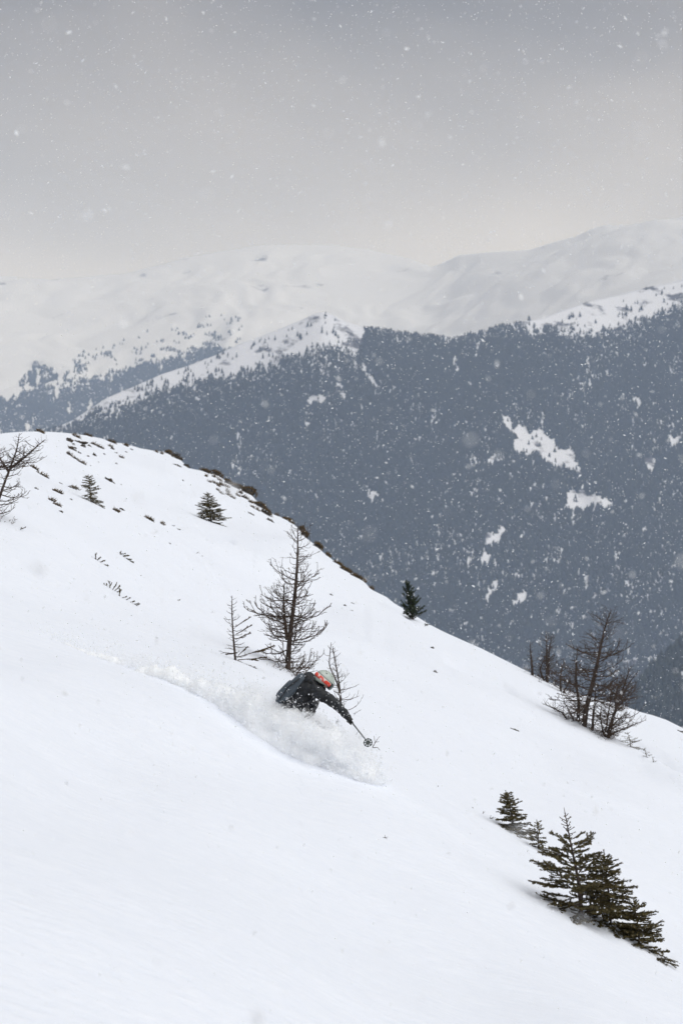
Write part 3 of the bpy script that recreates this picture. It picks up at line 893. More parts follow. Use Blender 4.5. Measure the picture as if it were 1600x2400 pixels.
larch("larch_bush", (1340, 1690), [[(1342, 1692), (1320, 1672), (1296, 1660), (1272, 1650)], [(1344, 1690), (1330, 1660), (1318, 1640)]], [(0, 34), (0.5, 36), (1, 12)], 30, 0.03, "low bare larch boughs reaching left over the snow from the right clump", clump, tw=0.3, dens=11, low=0.0, br=0.3, cat="bush")
larch("larch_tree", (1248, 1584), [[(1248, 1588), (1246, 1555), (1242, 1525), (1242, 1504)]], [(0, 24), (0.4, 22), (0.8, 12), (1, 4)], 34, 0.05, "short kinked larch on the ridge line, leftmost of the right clump", clump, tw=0.3, dens=10, low=0.05, br=0.3)
larch("larch_tree", (1282, 1600), [[(1282, 1604), (1281, 1560), (1281, 1520), (1280, 1482)], [(1285, 1580), (1286, 1530), (1293, 1486)], [(1275, 1596), (1264, 1570), (1278, 1535)]], [(0, 44), (0.3, 36), (0.6, 24), (0.85, 22), (1, 6)], 60, 0.055, "pair of straight larch stems on the ridge line left of the tallest one", clump, tw=0.32, dens=10, low=0.02, br=0.3)
larch("larch_bush", (1315, 1622), [[(1315, 1626), (1312, 1590), (1318, 1556)], [(1318, 1626), (1334, 1600), (1340, 1570)]], [(0, 50), (0.5, 44), (1, 14)], 44, 0.04, "thicket of bare larch twigs on the ridge between the stem pair and the tallest larch", clump, tw=0.36, dens=9, low=0.0, br=0.3, cat="bush")
larch("larch_bush", (1440, 1660), [[(1440, 1664), (1444, 1620), (1450, 1596)], [(1444, 1662), (1470, 1630), (1488, 1606)]], [(0, 56), (0.5, 50), (1, 16)], 44, 0.04, "twiggy larch thicket behind the leaning stems at the right end of the clump", clump, tw=0.36, dens=9, low=0.0, br=0.3, cat="bush")
spruce("small_spruce", (1478, 1752), (1470, 1716), [(0, 24), (0.5, 18), (1, 4)], 22, "small bushy spruce at the foot of the larch clump's right end", ndens=200, nlen=0.022, nw=0.0045, extra=[(0, 0.1, -0.2, 34), (8, 0.2, 0.3, 26)], gap=0.15)
spruce("small_spruce", (1515, 1775), (1510, 1754), [(0, 11), (0.5, 9), (1, 3)], 12, "tiny cross-shaped spruce top on the snow lip right of the larch clump", ndens=200, nlen=0.02, nw=0.0045, extra=[(0, 0.0, -0.35, 24)], gap=0.1)
spruce("small_spruce", (1532, 1788), (1528, 1774), [(0, 9), (1, 3)], 9, "tiniest spruce top, last on the snow lip right of the larch clump", ndens=200, nlen=0.02, nw=0.0045, extra=[(0, 0.0, -0.35, 18)], gap=0.1)

# tips of buried shrubs and twigs
def sprig(u, v, specs, label, cat="shrub", needle=None, name="buried_shrub", group=None, nl_=0.02, nw=0.0065, dens=240, bare=0.1):
    g = hit(u, v); S = g.y / FPX
    root = link(name, None, None, None, g); tag(root, label, cat, group)
    nl = []; wood = MB()
    for du, az, pt, lp in specs:
        x = du * S; zz = ground1(g.x + x, g.y) - g.z
        spruce_branch(wood, nl, np.array([x, 0, zz - 0.02]), az, pt, lp * S, 0.006, dens, nl_, nw, bare, 14, droop=0.0, tip_up=0.2, gap=0.15)
    mb = MB(); add_needles(mb, nl); mb.build("foliage", needle or M_NEEDLE, root, False)
    wood.build("stem", M_TWIG, root)
    return root
sprig(228, 1314, [(-4, 1.6, 1.3, 16), (-2, 0.3, 0.6, 12), (4, 0, 0.2, 14), (12, 0, -0.2, 14), (-8, 2.8, 0.6, 9)], "buried shrub tip with one upright twig, upper left below the small spruce", nl_=0.034, nw=0.010)
sprig(284, 1302, [(-14, 3.0, 0.2, 12), (-6, 0.2, 0.1, 16), (0, 0.1, 0.0, 18), (6, 0, -0.3, 18), (12, 0.1, -0.4, 18), (-2, 1.6, 0.9, 10)], "buried dwarf shrub bent like an arch over the snow, beside the upright one", nl_=0.034, nw=0.010)
sprig(262, 1382, [(-8, 2.6, 0.7, 18), (-4, 1.8, 1.1, 20), (0, 0.4, 0.9, 22), (4, 0.3, 0.6, 20), (8, 0.1, 0.3, 16), (-10, 3.0, 0.3, 12)], "largest fan-shaped buried shrub on the left slope", nl_=0.03, nw=0.008)
sprig(298, 1408, [(-18, 1.5, 1.3, 20), (-14, 0.2, 0.2, 14), (-4, 0.5, 0.5, 12), (4, 0, 0.2, 14), (12, 0, 0.1, 14), (18, 0, 0.3, 12)], "low trail of buried needles running downhill from the fan-shaped shrub", nl_=0.03, nw=0.008)
sprig(334, 1352, [(-12, 0, -0.4, 10), (-4, 0, -0.4, 8), (14, 0.1, -0.6, 9), (4, 2.8, 0.6, 8)], "thin scrap of twig below the arched shrub", nl_=0.015, nw=0.0065)
sprig(462, 1298, [(-4, 0, 0.3, 8), (4, 0, -0.3, 10)], "tiny twig tip alone on the snow, left of the young spruce", nl_=0.02, nw=0.0065)
sprig(410, 1404, [(-4, 2.6, 0.5, 8), (2, 0, 0.1, 10)], "tiny twig on the snow between the shrub trail and the young spruce", nl_=0.02, nw=0.0065)
sprig(408, 1404 - 170, [(-10, 0, -0.4, 12), (2, 0, -0.4, 14), (-2, 1, 0.5, 6)], "dark heath twig streak on the slope left of the trailing spruce", nl_=0.02, nw=0.0085, needle=M_JUNIPER)
def bare_twig(u, v, stems, label, Y=None):
    g = hit(u, v); S = g.y / FPX
    mb = MB()
    for (du, dv), (eu, ev), r in stems:
        a = np.array([du * S, 0, -dv * S]); b = np.array([eu * S, rnd(-.02, .02), -ev * S])
        m = (a + b) / 2 + np.array([rnd(-.004, .004), 0, rnd(-.004, .004)])
        mb.tube([a, m, b], [r, r * 0.8, r * 0.6], 4)
    o = mb.build("twig", M_TWIG, None); o.location = g
    tag(o, label, "twig")
bare_twig(872, 1752, [((0, 2), (8, -13), 0.006), ((8, -13), (18, -26), 0.004), ((6, -10), (4, -27), 0.004), ((7, -12), (16, -13), 0.004), ((0, 1), (12, 0), 0.006), ((2, -4), (-4, -8), 0.004), ((12, 0), (18, 7), 0.004)], "small reddish forked twig standing right of the pole basket")
bare_twig(902, 1966, [((0, 3), (0, -8), 0.0035), ((-6, -2), (7, -3), 0.003), ((0, -2), (5, 2), 0.003), ((2, 3), (12, 7), 0.0025)], "tiny cross-shaped twig alone on the snow below the skier")
bare_twig(1130, 1908, [((0, 2), (3, -6), 0.004), ((0, 2), (-5, -1), 0.003), ((1, 0), (6, -4), 0.003)], "small twig left of the dense little spruce, lower right")
bare_twig(1148, 1919, [((0, 2), (8, -4), 0.005), ((0, 2), (2, -8), 0.004), ((2, 0), (14, -2), 0.004), ((4, 0), (-3, -1), 0.003)], "twig touching the low bough of the dense little spruce")
bare_twig(1107, 1895, [((0, 2), (0, -2), 0.008), ((0, 0), (3, 2), 0.006)], "dark speck of a buried twig tip farthest up the lower right row")
bare_twig(832, 1722, [((0, 4), (8, -8), 0.004), ((14, 8), (17, 2), 0.004), ((10, 5), (16, 7), 0.003)], "short bare twigs left of the pole shaft below the glove")
bare_twig(1025, 1845, [((0, 1), (1, -3), 0.005)], "tiny twig tip alone on the slope right of the powder cloud")

# ------------------------------------------------------------------ turf and rocks showing through the snow
DH = Vector((1, 0, PB)).normalized()           # downhill
NN = Vector((-PB, 0, 1)).normalized()
def patch(u, v, w, h, label, grass=0.0, group=None, angle=None, name="turf_patch", cat="turf", mat=None, depth=0.5):
    """a lump of rock or turf: w and h in photograph pixels, long side along the slope"""
    g = hit(u, v); S = g.y / FPX
    a = 0.5 * w * S; c = h * S * 0.9
    ang = math.atan(-PB) if angle is None else angle
    d = Vector((math.cos(ang), 0, -math.sin(ang))); nn = Vector((math.sin(ang), 0, math.cos(ang)))
    n1, n2 = (18, 10) if w > 14 else (10, 6)
    V = []; T = []
    so = rnd(0, 100)
    for i in range(n2 + 1):
        th = math.pi * i / n2
        for j in range(n1):
            ph = 2 * math.pi * j / n1
            p = Vector((math.sin(th) * math.cos(ph), math.sin(th) * math.sin(ph), math.cos(th)))
            k = 1 + 0.8 * mnoise.noise(p * 1.7 + Vector((so, 0, 0))) + 0.45 * mnoise.noise(p * 4 + Vector((0, so, 0)))
            q = d * (p.x * a * k) + Vector((0, 1, 0)) * (p.y * max(a * depth, c * 0.6) * k) + nn * (p.z * c * k - 0.3 * c)
            V.append(q[:])
    for i in range(n2):
        for j in range(n1):
            b0 = i * n1 + j; b1 = i * n1 + (j + 1) % n1
            T.append((b0, b1, b1 + n1, b0 + n1))
    mb = MB(); mb.add(V, T)
    if grass > 0:
        root = link(name, None, None, None, g)
        mb.build("soil", mat or M_SOIL, root, False)
        gb = []
        n = int(grass * (60 + 7.0 * w))
        for _ in range(n):
            x = rnd(-1, 1) * a * 1.05; yv = rnd(-1, 1) * a * depth
            base = d * x + Vector((0, yv, 0)) + nn * (c * 0.75 * math.sqrt(max(0, 1 - (x / (a * 1.06)) ** 2)))
            ln = rnd(0.05, 0.16) * min(1.4, S * 60)
            dirv = (Vector((rnd(-.6, 1.2), rnd(-.8, .8), rnd(-0.1, 1)))).normalized()
            sv = dirv.cross(Vector((0, 1, 0))).normalized() * 0.008
            gb.append((base - sv)[:]); gb.append((base + sv)[:]); gb.append((base + dirv * ln)[:])
        m2 = MB(); m2.add(gb, None, np.arange(len(gb)).reshape(-1, 3))
        m2.build("grass", M_GRASS, root, False)
    else:
        root = mb.build(name, mat or M_SOIL, None, False); root.location = g
    tag(root, label, cat, group)
    return root
ED = "brown turf clumps along the ridge edge"
R_ = "rocks on the ridge edge"
# the ridge edge, from the left
patch(94, 1013, 20, 4, "low brown turf strip on the ridge line at the far left", 0.5, ED)
patch(160, 1034, 18, 8, "small black rock at the left end of the rock row on the hilltop", 0, name="rock", cat="rock", angle=-0.2)
patch(184, 1037, 32, 7, "long flat dark rock in the row on the hilltop", 0, name="rock", cat="rock", angle=0.05)
patch(178, 1024, 20, 5, "flat brown turf patch just under the hilltop ridge line", 0.4, ED)
patch(206, 1020, 18, 3, "thin brown turf strip on the hilltop ridge line", 0.4, ED)
patch(262, 1036, 20, 4, "thin turf strip on the ridge line where the hilltop steps down", 0.4, ED)
patch(294, 1045, 12, 5, "small turf clump on the ridge line right of the hilltop step", 0.4, ED)
HB = "small dark turf scraps below the hilltop"
HBL = "small dark turf scrap showing through the snow just below the hilltop rocks"
for (u, v, w, h) in [(172, 1042, 9, 4), (166, 1053, 16, 7), (176, 1051, 12, 6), (194, 1047, 12, 7), (186, 1062, 12, 4), (162, 1066, 16, 6), (175, 1075, 16, 3), (221, 1068, 11, 7), (206, 1070, 8, 3), (210, 1046, 12, 5), (222, 1043, 22, 4), (236, 1050, 16, 4), (258, 1047, 14, 4), (264, 1053, 12, 5), (244, 1065, 8, 3), (272, 1062, 8, 3), (284, 1073, 14, 4), (272, 1087, 8, 3), (190, 1084, 22, 3), (212, 1092, 6, 2), (308, 1054, 10, 4), (296, 1060, 8, 2), (176, 1057, 10, 5), (230, 1084, 5, 2)]:
    patch(u, v, w, h, HBL, 0.15 if w > 13 else 0, HB)
# streaks across the left slope
patch(54, 1084, 10, 3, "short dark heath streak beside the cut-off larch's top", 0)
patch(80, 1098, 22, 4, "upper of two dark turf streaks right of the cut-off larch", 0.15, angle=0.5)
patch(97, 1113, 30, 5, "longest black turf streak right of the cut-off larch", 0.15, angle=0.4)
patch(140, 1133, 14, 3, "faint short turf streak left of the small upper spruce", 0, angle=0.4)
patch(174, 1146, 24, 5, "dark turf streak pointing at the small upper spruce", 0.2, angle=0.45)
patch(136, 1155, 26, 5, "dark turf streak below left of the small upper spruce", 0.2, angle=0.35)
patch(168, 1172, 12, 3, "thin turf streak below the small upper spruce's left", 0, angle=0.6)
patch(122, 1174, 18, 5, "blurred heath streak, upper of a pair on the left slope", 0.15, angle=0.3)
patch(132, 1184, 20, 4, "blurred heath streak, lower of a pair on the left slope", 0.15, angle=0.3)
patch(143, 1200, 14, 4, "small heath scrap under the pair of blurred streaks", 0, angle=0.4)
patch(86, 1146, 12, 3, "small dark scrap at the cut-off larch's outer twigs", 0, angle=0.4)
patch(257, 1128, 26, 7, "isolated dark rock right of the small upper spruce", 0, name="rock", cat="rock", angle=0.5)
patch(284, 1136, 5, 2, "pebble-sized stone just right of the isolated dark rock", 0, name="stone", cat="stone")
patch(286, 1195, 14, 3, "upper thin heath streak halfway to the trailing spruce", 0, angle=0.5)
patch(272, 1198, 16, 5, "grey heath scrap halfway between the two left spruces", 0.2, angle=0.5)
patch(348, 1217, 24, 4, "dark turf streak left of the dense trailing spruce", 0.2, angle=0.35)
patch(380, 1230, 14, 5, "turf scrap in the streak line left of the dense trailing spruce", 0.2, angle=0.4)
patch(428, 1126, 5, 2, "single dark pebble above the dense trailing spruce", 0, name="stone", cat="stone")
patch(398, 1274, 5, 2, "single tiny stone on the open slope below the dense trailing spruce", 0, name="stone", cat="stone")
# rocks and turf of the steep edge
patch(394, 1064, 18, 9, "reddish-brown turf cap on the ridge step", 0.9, ED, angle=0.3)
patch(412, 1074, 28, 16, "black boulder hanging on the ridge step", 0.1, R_, angle=0.75, name="rock", cat="rock")
patch(438, 1094, 18, 7, "small black rock at the foot of the ridge step", 0, R_, angle=0.7, name="rock", cat="rock")
patch(412, 1090, 22, 3, "thin dark line of turf under the ridge step", 0, angle=0.2)
patch(478, 1105, 24, 6, "low brown turf clump at the start of the rough ridge edge", 0.8, ED, angle=0.15)
patch(492, 1110, 16, 9, "dark rock under the first turf of the rough ridge edge", 0, R_, name="rock", cat="rock", angle=0.8)
patch(508, 1114, 30, 11, "brown grassy hump on the rough ridge edge, upper part", 0.9, ED, angle=0.55)
patch(534, 1134, 24, 10, "dark grassy lump on the rough ridge edge, middle part", 0.8, ED, angle=0.65)
patch(560, 1147, 34, 12, "rust-coloured grassy hump on the rough ridge edge", 1.0, ED, angle=0.45)
patch(584, 1158, 34, 20, "largest dark turf bank on the rough ridge edge", 0.9, ED, angle=0.7)
patch(600, 1183, 36, 7, "dark overhanging turf band below the largest bank", 0.3, angle=0.2)
patch(612, 1190, 24, 12, "brown turf block in the lower rough edge", 0.8, ED, angle=0.8)
patch(624, 1206, 26, 13, "dark turf bank at the lower end of the rough edge", 0.7, ED, angle=0.9)
patch(634, 1222, 20, 7, "black rock below the lower turf bank", 0, R_, name="rock", cat="rock", angle=0.55)
patch(590, 1206, 18, 3, "thin curved dark streak under the turf banks", 0, angle=0.7)
SC = "dark scraps under the rough ridge edge"
SCL = "small dark scrap of turf just below the rough ridge edge"
for (u, v, w, h) in [(482, 1117, 8, 4), (500, 1118, 10, 7), (514, 1126, 14, 4), (490, 1130, 9, 4), (504, 1134, 18, 4), (520, 1138, 20, 5), (512, 1140, 10, 5), (532, 1142, 14, 5), (532, 1152, 10, 5), (510, 1150, 8, 3), (518, 1157, 10, 3), (533, 1160, 12, 6), (545, 1167, 14, 3), (556, 1162, 14, 4), (562, 1156, 14, 6), (574, 1168, 16, 7), (586, 1178, 14, 5), (592, 1190, 12, 3), (603, 1196, 12, 4), (648, 1208, 10, 4), (378, 1064, 9, 5), (366, 1060, 10, 3)]:
    patch(u, v, w, h, SCL, 0.2, SC, angle=rnd(0.3, 0.8))
patch(672, 1216, 22, 5, "low turf strip on the ridge between the rough edge and the larch top", 0.7, ED, angle=0.3)
patch(682, 1226, 14, 4, "small dark scrap left of the larch's tip", 0.2, angle=0.6)
patch(703, 1238, 14, 13, "brown turf knob right beside the larch's tip", 0.9, ED, angle=0.9)
patch(711, 1255, 18, 13, "shaggy brown grass clump below the larch's tip on the ridge", 1.4, ED, angle=0.8)
patch(744, 1280, 22, 11, "shaggy dark grass clump farther down the ridge from the larch's tip", 1.4, ED, angle=0.75)
patch(768, 1300, 14, 6, "small turf clump on the ridge, right of the larch's upper boughs", 0.6, ED, angle=0.8)
patch(792, 1320, 24, 4, "thin brown turf rim, upper of three down the ridge", 0.7, ED, angle=0.65)
patch(815, 1338, 34, 6, "thin brown turf rim, middle of three down the ridge", 0.8, ED, angle=0.6)
patch(842, 1355, 34, 6, "thin brown turf rim, lowest of three down the ridge", 0.8, ED, angle=0.55)
patch(870, 1379, 14, 4, "last dark scrap of turf on the ridge before the pine", 0.3, ED, angle=0.7)
patch(776, 1396, 9, 3, "dark scrap on the snow right of the tall larch, topmost", 0)
patch(808, 1420, 9, 3, "dark scrap right of the tall larch, middle", 0)
patch(826, 1415, 9, 2, "pale scrap right of the tall larch beside the middle one", 0)
patch(825, 1432, 10, 2, "dark scrap right of the tall larch, lowest", 0)
patch(1011, 1519, 12, 3, "small flat stone on the slope below the ridge pine", 0, name="stone", cat="stone", angle=0.1)
patch(1020, 1576, 14, 5, "black stone alone on the slope midway to the larch clump", 0, name="stone", cat="stone", angle=0.3)
patch(1207, 1712, 18, 3, "thin dark stick-like streak on the snow left below the larch clump", 0, angle=0.45)
patch(1594, 1716, 16, 4, "dark streak on the far snow at the right edge of the picture", 0, angle=0.3)

# ------------------------------------------------------------------ the skier
SY = 32.0
def sp(u, v, dy=0.0):
    return np.array(px(u, v, SY + dy))

def capsule(mb, p0, p1, r0, r1, n=14, k=4):
    p0 = np.asarray(p0, float); p1 = np.asarray(p1, float)
    d = p1 - p0; L = np.linalg.norm(d); d = d / (L + 1e-9)
    pts = []; rad = []
    for i in range(k):
        a = math.pi / 2 * (1 - i / k)
        pts.append(p0 - d * r0 * math.sin(a)); rad.append(max(r0 * math.cos(a), 1e-4))
    pts.append(p0); rad.append(r0); pts.append((p0 + p1) / 2); rad.append((r0 + r1) / 2); pts.append(p1); rad.append(r1)
    for i in range(1, k + 1):
        a = math.pi / 2 * i / k
        pts.append(p1 + d * r1 * math.sin(a)); rad.append(max(r1 * math.cos(a), 1e-4))
    P = np.array(pts)
    ref = np.array([0, 1.0, 0]) if abs(d[1]) < 0.9 else np.array([1.0, 0, 0])
    A = np.cross(d, ref); A /= np.linalg.norm(A); B = np.cross(d, A)
    ang = np.arange(n) * 2 * math.pi / n
    V = P[:, None] + np.array(rad)[:, None, None] * (A * np.cos(ang)[:, None] + B * np.sin(ang)[:, None])[None]
    m = len(P); i = np.arange(m - 1)[:, None] * n; j = np.arange(n)[None]; jn = (j + 1) % n
    Q = np.stack([i + j, i + n + j, i + n + jn, i + jn], -1).reshape(-1, 4)
    T = []
    for t in range(1, n - 1):
        T.append((0, t, t + 1)); b = (m - 1) * n; T.append((b, b + t + 1, b + t))
    mb.add(V.reshape(-1, 3), Q, T)

def ellipsoid(mb, c, ax, n=20, m=12, fn=None):
    """ax: three half-axis vectors"""
    ax = np.array(ax, float); V = []
    for i in range(m + 1):
        th = math.pi * i / m
        for j in range(n):
            ph = 2 * math.pi * j / n
            V.append(np.asarray(c) + ax[0] * math.sin(th) * math.cos(ph) + ax[1] * math.sin(th) * math.sin(ph) + ax[2] * math.cos(th))
    Q = []
    for i in range(m):
        for j in range(n):
            a = i * n + j; b = i * n + (j + 1) % n
            Q.append((a, a + n, b + n, b))
    mb.add(V, Q)

def unit(v):
    v = np.asarray(v, float); return v / np.linalg.norm(v)

pelvis = sp(698, 1684, 0.0); waist = sp(702, 1650, -0.01); chest = sp(718, 1614, 0.0); neck = sp(739, 1600, 0.0)
shN = sp(737, 1618, -0.17); elN = sp(786, 1650, -0.24); wrN = sp(815, 1681, -0.30); hdN = sp(823, 1692, -0.33)
shF = sp(732, 1596, 0.17); elF = sp(728, 1636, 0.36); wrF = sp(735, 1652, 0.58); hdF = sp(737, 1657, 0.64)
hipN = sp(704, 1694, -0.09); knN = sp(756, 1722, -0.22); anN = sp(764, 1786, -0.20)
hipF = sp(704, 1690, 0.09); knF = sp(764, 1716, 0.16); anF = sp(774, 1784, 0.14)
cax = unit((0.66, 0.05, 0.75))                 # crown of the head
fwd = unit((0.70, 0.30, -0.62)); fwd = unit(fwd - cax * (fwd @ cax))
sid = np.cross(cax, fwd)                        # towards the wearer's left
headc = sp(759, 1595, 0.02)
basketN = np.array(px(862, 1741, SY - 1.22)); poleN = unit(basketN - hdN)
basketF = sp(672, 1752, 0.95); poleF = unit(basketF - hdF)

feet = (anN + anF) / 2
root_loc = Vector((feet[0], feet[1], ground1(feet[0], feet[1])))
person = link("person", None, None, None, root_loc)
tag(person, "skier in black jacket and pale green helmet leaning through flying powder", "person")
RL = np.array(root_loc)

body = MB()
capsule(body, pelvis, waist, 0.165, 0.15); capsule(body, waist, chest, 0.15, 0.165); capsule(body, chest, neck, 0.15, 0.075)
ellipsoid(body, chest, [(0.12, 0, -0.02), (0, 0.205, 0), (0.05, 0, 0.13)])
ellipsoid(body, pelvis, [(0.16, 0, 0), (0, 0.19, 0), (0, 0, 0.15)])
ellipsoid(body, sp(724, 1594, 0.0), [(0.085, 0, 0.02), (0, 0.12, 0), (-0.02, 0, 0.095)])      # folded hood
ellipsoid(body, sp(676, 1656, 0.0), [(0.13, 0, 0.03), (0, 0.17, 0), (-0.04, 0, 0.10)])
ellipsoid(body, sp(731, 1664, -0.02), [(0.045, 0, 0), (0, 0.13, 0), (0.0, 0, 0.075)])           # jacket front
for s, e, w in ((shN, elN, wrN), (shF, elF, wrF)):
    capsule(body, chest * 0.45 + s * 0.55, s, 0.11, 0.088); capsule(body, s, e, 0.086, 0.066); capsule(body, e, w, 0.068, 0.046)
for h, k, a in ((hipN, knN, anN), (hipF, knF, anF)):
    capsule(body, h, k, 0.115, 0.082); capsule(body, k, a, 0.08, 0.058)
# head: skull, jaw, nose, ears
capsule(body, neck, headc - cax * 0.06 - fwd * 0.01, 0.06, 0.058)
ellipsoid(body, headc, [fwd * 0.098, sid * 0.076, cax * 0.108])
ellipsoid(body, headc + fwd * 0.035 - cax * 0.075, [fwd * 0.058, sid * 0.052, cax * 0.05])
capsule(body, headc + fwd * 0.092 - cax * 0.005, headc + fwd * 0.113 - cax * 0.035, 0.010, 0.015, 8)
for s_ in (-1, 1):
    ellipsoid(body, headc + sid * 0.078 * s_ - cax * 0.015, [fwd * 0.022, sid * 0.012, cax * 0.032], 10, 6)
# gloved hands closed round the pole grips
def hand(wr, hd, pole, flip):
    a = pole
    back = unit((wr - hd) - a * ((wr - hd) @ a))
    tang = np.cross(a, back) * flip
    capsule(body, wr, wr * 0.35 + hd * 0.65 + back * 0.012, 0.044, 0.036)
    palm = hd + back * 0.034
    ellipsoid(body, palm, [a * 0.046, tang * 0.034, back * 0.022], 12, 8)
    for k, (off, ln) in enumerate(((-0.036, 0.92), (-0.012, 1.06), (0.012, 1.0), (0.035, 0.82))):
        c = hd + a * off; pr = None
        for j in range(5):
            th = (0.15 + j * 0.62 * ln)
            q = c + 0.031 * (back * math.cos(th) + tang * math.sin(th))
            if pr is not None: capsule(body, pr, q, 0.0115, 0.0108, 8, 2)
            pr = q
    pr = hd + back * 0.03 - a * 0.04
    for j in range(3):
        th = 0.5 + j * 0.65
        q = hd - a * (0.05 + 0.004 * j) + 0.031 * (back * math.cos(th) - tang * math.sin(th))
        capsule(body, pr, q, 0.0125, 0.0115, 8, 2); pr = q
hand(wrN, hdN, poleN, 1); hand(wrF, hdF, poleF, -1)

def remeshed(mb, voxel, smooth_it):
    V = np.concatenate(mb.v)
    F = []
    if mb.q: F.append(np.concatenate(mb.q))
    if mb.t: F.append(np.concatenate(mb.t))
    me = mesh_np("tmp", V, F)
    ob = bpy.data.objects.new("tmp", me); COL.objects.link(ob)
    r = ob.modifiers.new("remesh", 'REMESH'); r.mode = 'VOXEL'; r.voxel_size = voxel
    s = ob.modifiers.new("smooth", 'SMOOTH'); s.factor = 0.5; s.iterations = smooth_it
    dg = bpy.context.evaluated_depsgraph_get()
    out = bpy.data.meshes.new_from_object(ob.evaluated_get(dg))
    bpy.data.objects.remove(ob); bpy.data.meshes.remove(me)
    return out

M_JACKET = mat_noise("black_shell_fabric", (0.008, 0.009, 0.011), (0.022, 0.024, 0.028), 9, 0.62, 0.35, 60, 0.35)
M_PANTS = mat_noise("grey_ski_trousers", (0.028, 0.034, 0.042), (0.05, 0.058, 0.068), 9, 0.75, 0.3, 60, 0.3)
M_SKIN = mat_noise("skin", (0.50, 0.31, 0.23), (0.60, 0.39, 0.30), 20, 0.5)
M_GLOVE = mat_noise("black_glove", (0.01, 0.01, 0.011), (0.03, 0.03, 0.032), 30, 0.6, 0.3, 90)
M_PACK = mat_noise("slate_backpack_fabric", (0.06, 0.075, 0.092), (0.095, 0.115, 0.138), 12, 0.7, 0.35, 90, 0.3)
M_STRAP = mat_noise("dark_webbing", (0.012, 0.013, 0.016), (0.035, 0.037, 0.042), 40, 0.7)
M_HELM = mat_noise("sage_helmet_shell", (0.42, 0.475, 0.43), (0.48, 0.53, 0.48), 6, 0.32, spec=0.5)
M_RED = mat_noise("red_goggle_strap", (0.80, 0.07, 0.045), (0.86, 0.62, 0.56), 22, 0.6, p0=0.55, p1=0.62)
M_LENS = mat_noise("goggle_lens", (0.02, 0.03, 0.03), (0.05, 0.07, 0.06), 4, 0.08, spec=0.8)
M_BLACK = mat_noise("black_plastic", (0.012, 0.012, 0.013), (0.03, 0.03, 0.032), 20, 0.45)
M_SKI = mat_noise("dark_ski_topsheet", (0.015, 0.016, 0.02), (0.05, 0.05, 0.055), 3, 0.4)
M_ALU = mat_noise("grey_pole_shaft", (0.10, 0.105, 0.11), (0.16, 0.165, 0.17), 30, 0.35, spec=0.6)
M_BASKET = mat_noise("grey_green_basket", (0.06, 0.075, 0.07), (0.12, 0.14, 0.13), 40, 0.6)

bm_ = remeshed(body, 0.0105, 3)
n = len(bm_.vertices); co = np.empty(n * 3, np.float32); bm_.vertices.foreach_get('co', co); co = co.reshape(-1, 3)
no = np.empty(n * 3, np.float32); bm_.vertices.foreach_get('normal', no); no = no.reshape(-1, 3)
hd_d = np.linalg.norm(co - headc, axis=1)
hand_m = np.minimum(np.linalg.norm(co - hdN, axis=1), np.linalg.norm(co - hdF, axis=1))
cloth = (hd_d > 0.15) & (hand_m > 0.10)
disp = np.zeros(n)
arm_d = unit(wrN - shN)
for i in np.where(cloth)[0]:
    p = Vector(co[i])
    s = float(arm_d @ (co[i] - shN))
    f = abs(mnoise.noise(Vector((p.x * 9 + p.z * 4, p.y * 7, p.z * 9 - p.x * 3))))
    g = mnoise.noise(p * 22)
    disp[i] = 0.028 * (0.3 - f) + 0.004 * g + 0.004 * math.sin(s * 55 + 5 * g)
co = co + no * disp[:, None]
bm_.vertices.foreach_set('co', (co - RL).astype(np.float32).ravel())
for m_ in (M_JACKET, M_PANTS, M_SKIN, M_GLOVE): bm_.materials.append(m_)
pc = np.empty(len(bm_.polygons) * 3, np.float32); bm_.polygons.foreach_get('center', pc); pc = pc.reshape(-1, 3) + RL
legs_m = ((pc - waist) @ unit(pelvis - waist) > 0.15)
mi = np.where(legs_m, 1, 0)
rel = pc - headc
mi = np.where((np.linalg.norm(rel, axis=1) < 0.14) & (rel @ cax > -0.06) & (rel @ fwd > 0.03), 2, mi)
mi = np.where(np.minimum(np.linalg.norm(pc - hdN, axis=1), np.linalg.norm(pc - hdF, axis=1)) < 0.085, 3, mi)
bm_.polygons.foreach_set('material_index', mi.astype(np.int32))
bm_.polygons.foreach_set('use_smooth', np.ones(len(bm_.polygons), bool))
bm_.name = "body"
bm_.update()
link("body", bm_, None, person)

def part(mb, name, mat, parent=person, smooth=True, base=RL):
    mb.v = [np.asarray(v) - base for v in mb.v]
    return mb.build(name, mat, parent, smooth)

def shell(c, az0, az1, th0, th1, scale, na, nt_, thick=0.008, close=False, cut=None):
    """a curved piece of helmet shell; azimuth 0 = forward, angles from the crown"""
    def P(az, th, k):
        r = np.array([0.148, 0.124, 0.134]) * scale * k
        return c + fwd * r[0] * math.sin(th) * math.cos(az) + sid * r[1] * math.sin(th) * math.sin(az) + cax * r[2] * math.cos(th)
    V = []; Q = []
    for lay in (1.0, 1.0 - thick / 0.13):
        for i in range(nt_ + 1):
            for j in range(na + 1):
                az = az0 + (az1 - az0) * j / na
                te = th1 if cut is None else cut(az)
                V.append(P(az, th0 + (te - th0) * i / nt_, lay))
    W = na + 1; N = W * (nt_ + 1)
    for i in range(nt_):
        for j in range(na):
            a = i * W + j
            Q.append((a, a + 1, a + W + 1, a + W)); Q.append((N + a, N + a + W, N + a + W + 1, N + a + 1))
    for j in range(na):
        a = nt_ * W + j; Q.append((a, a + 1, N + a + 1, N + a))
        a = j; Q.append((a, N + a, N + a + 1, a + 1))
    if not close:
        for i in range(nt_):
            a = i * W; Q.append((a, a + W, N + a + W, N + a))
            a = i * W + na; Q.append((a, N + a, N + a + W, a + W))
    mb = MB(); mb.add(V, Q); return mb
def cutf(az):
    f = 0.5 + 0.5 * math.cos(az)
    return math.radians(122 - 40 * f ** 1.5)
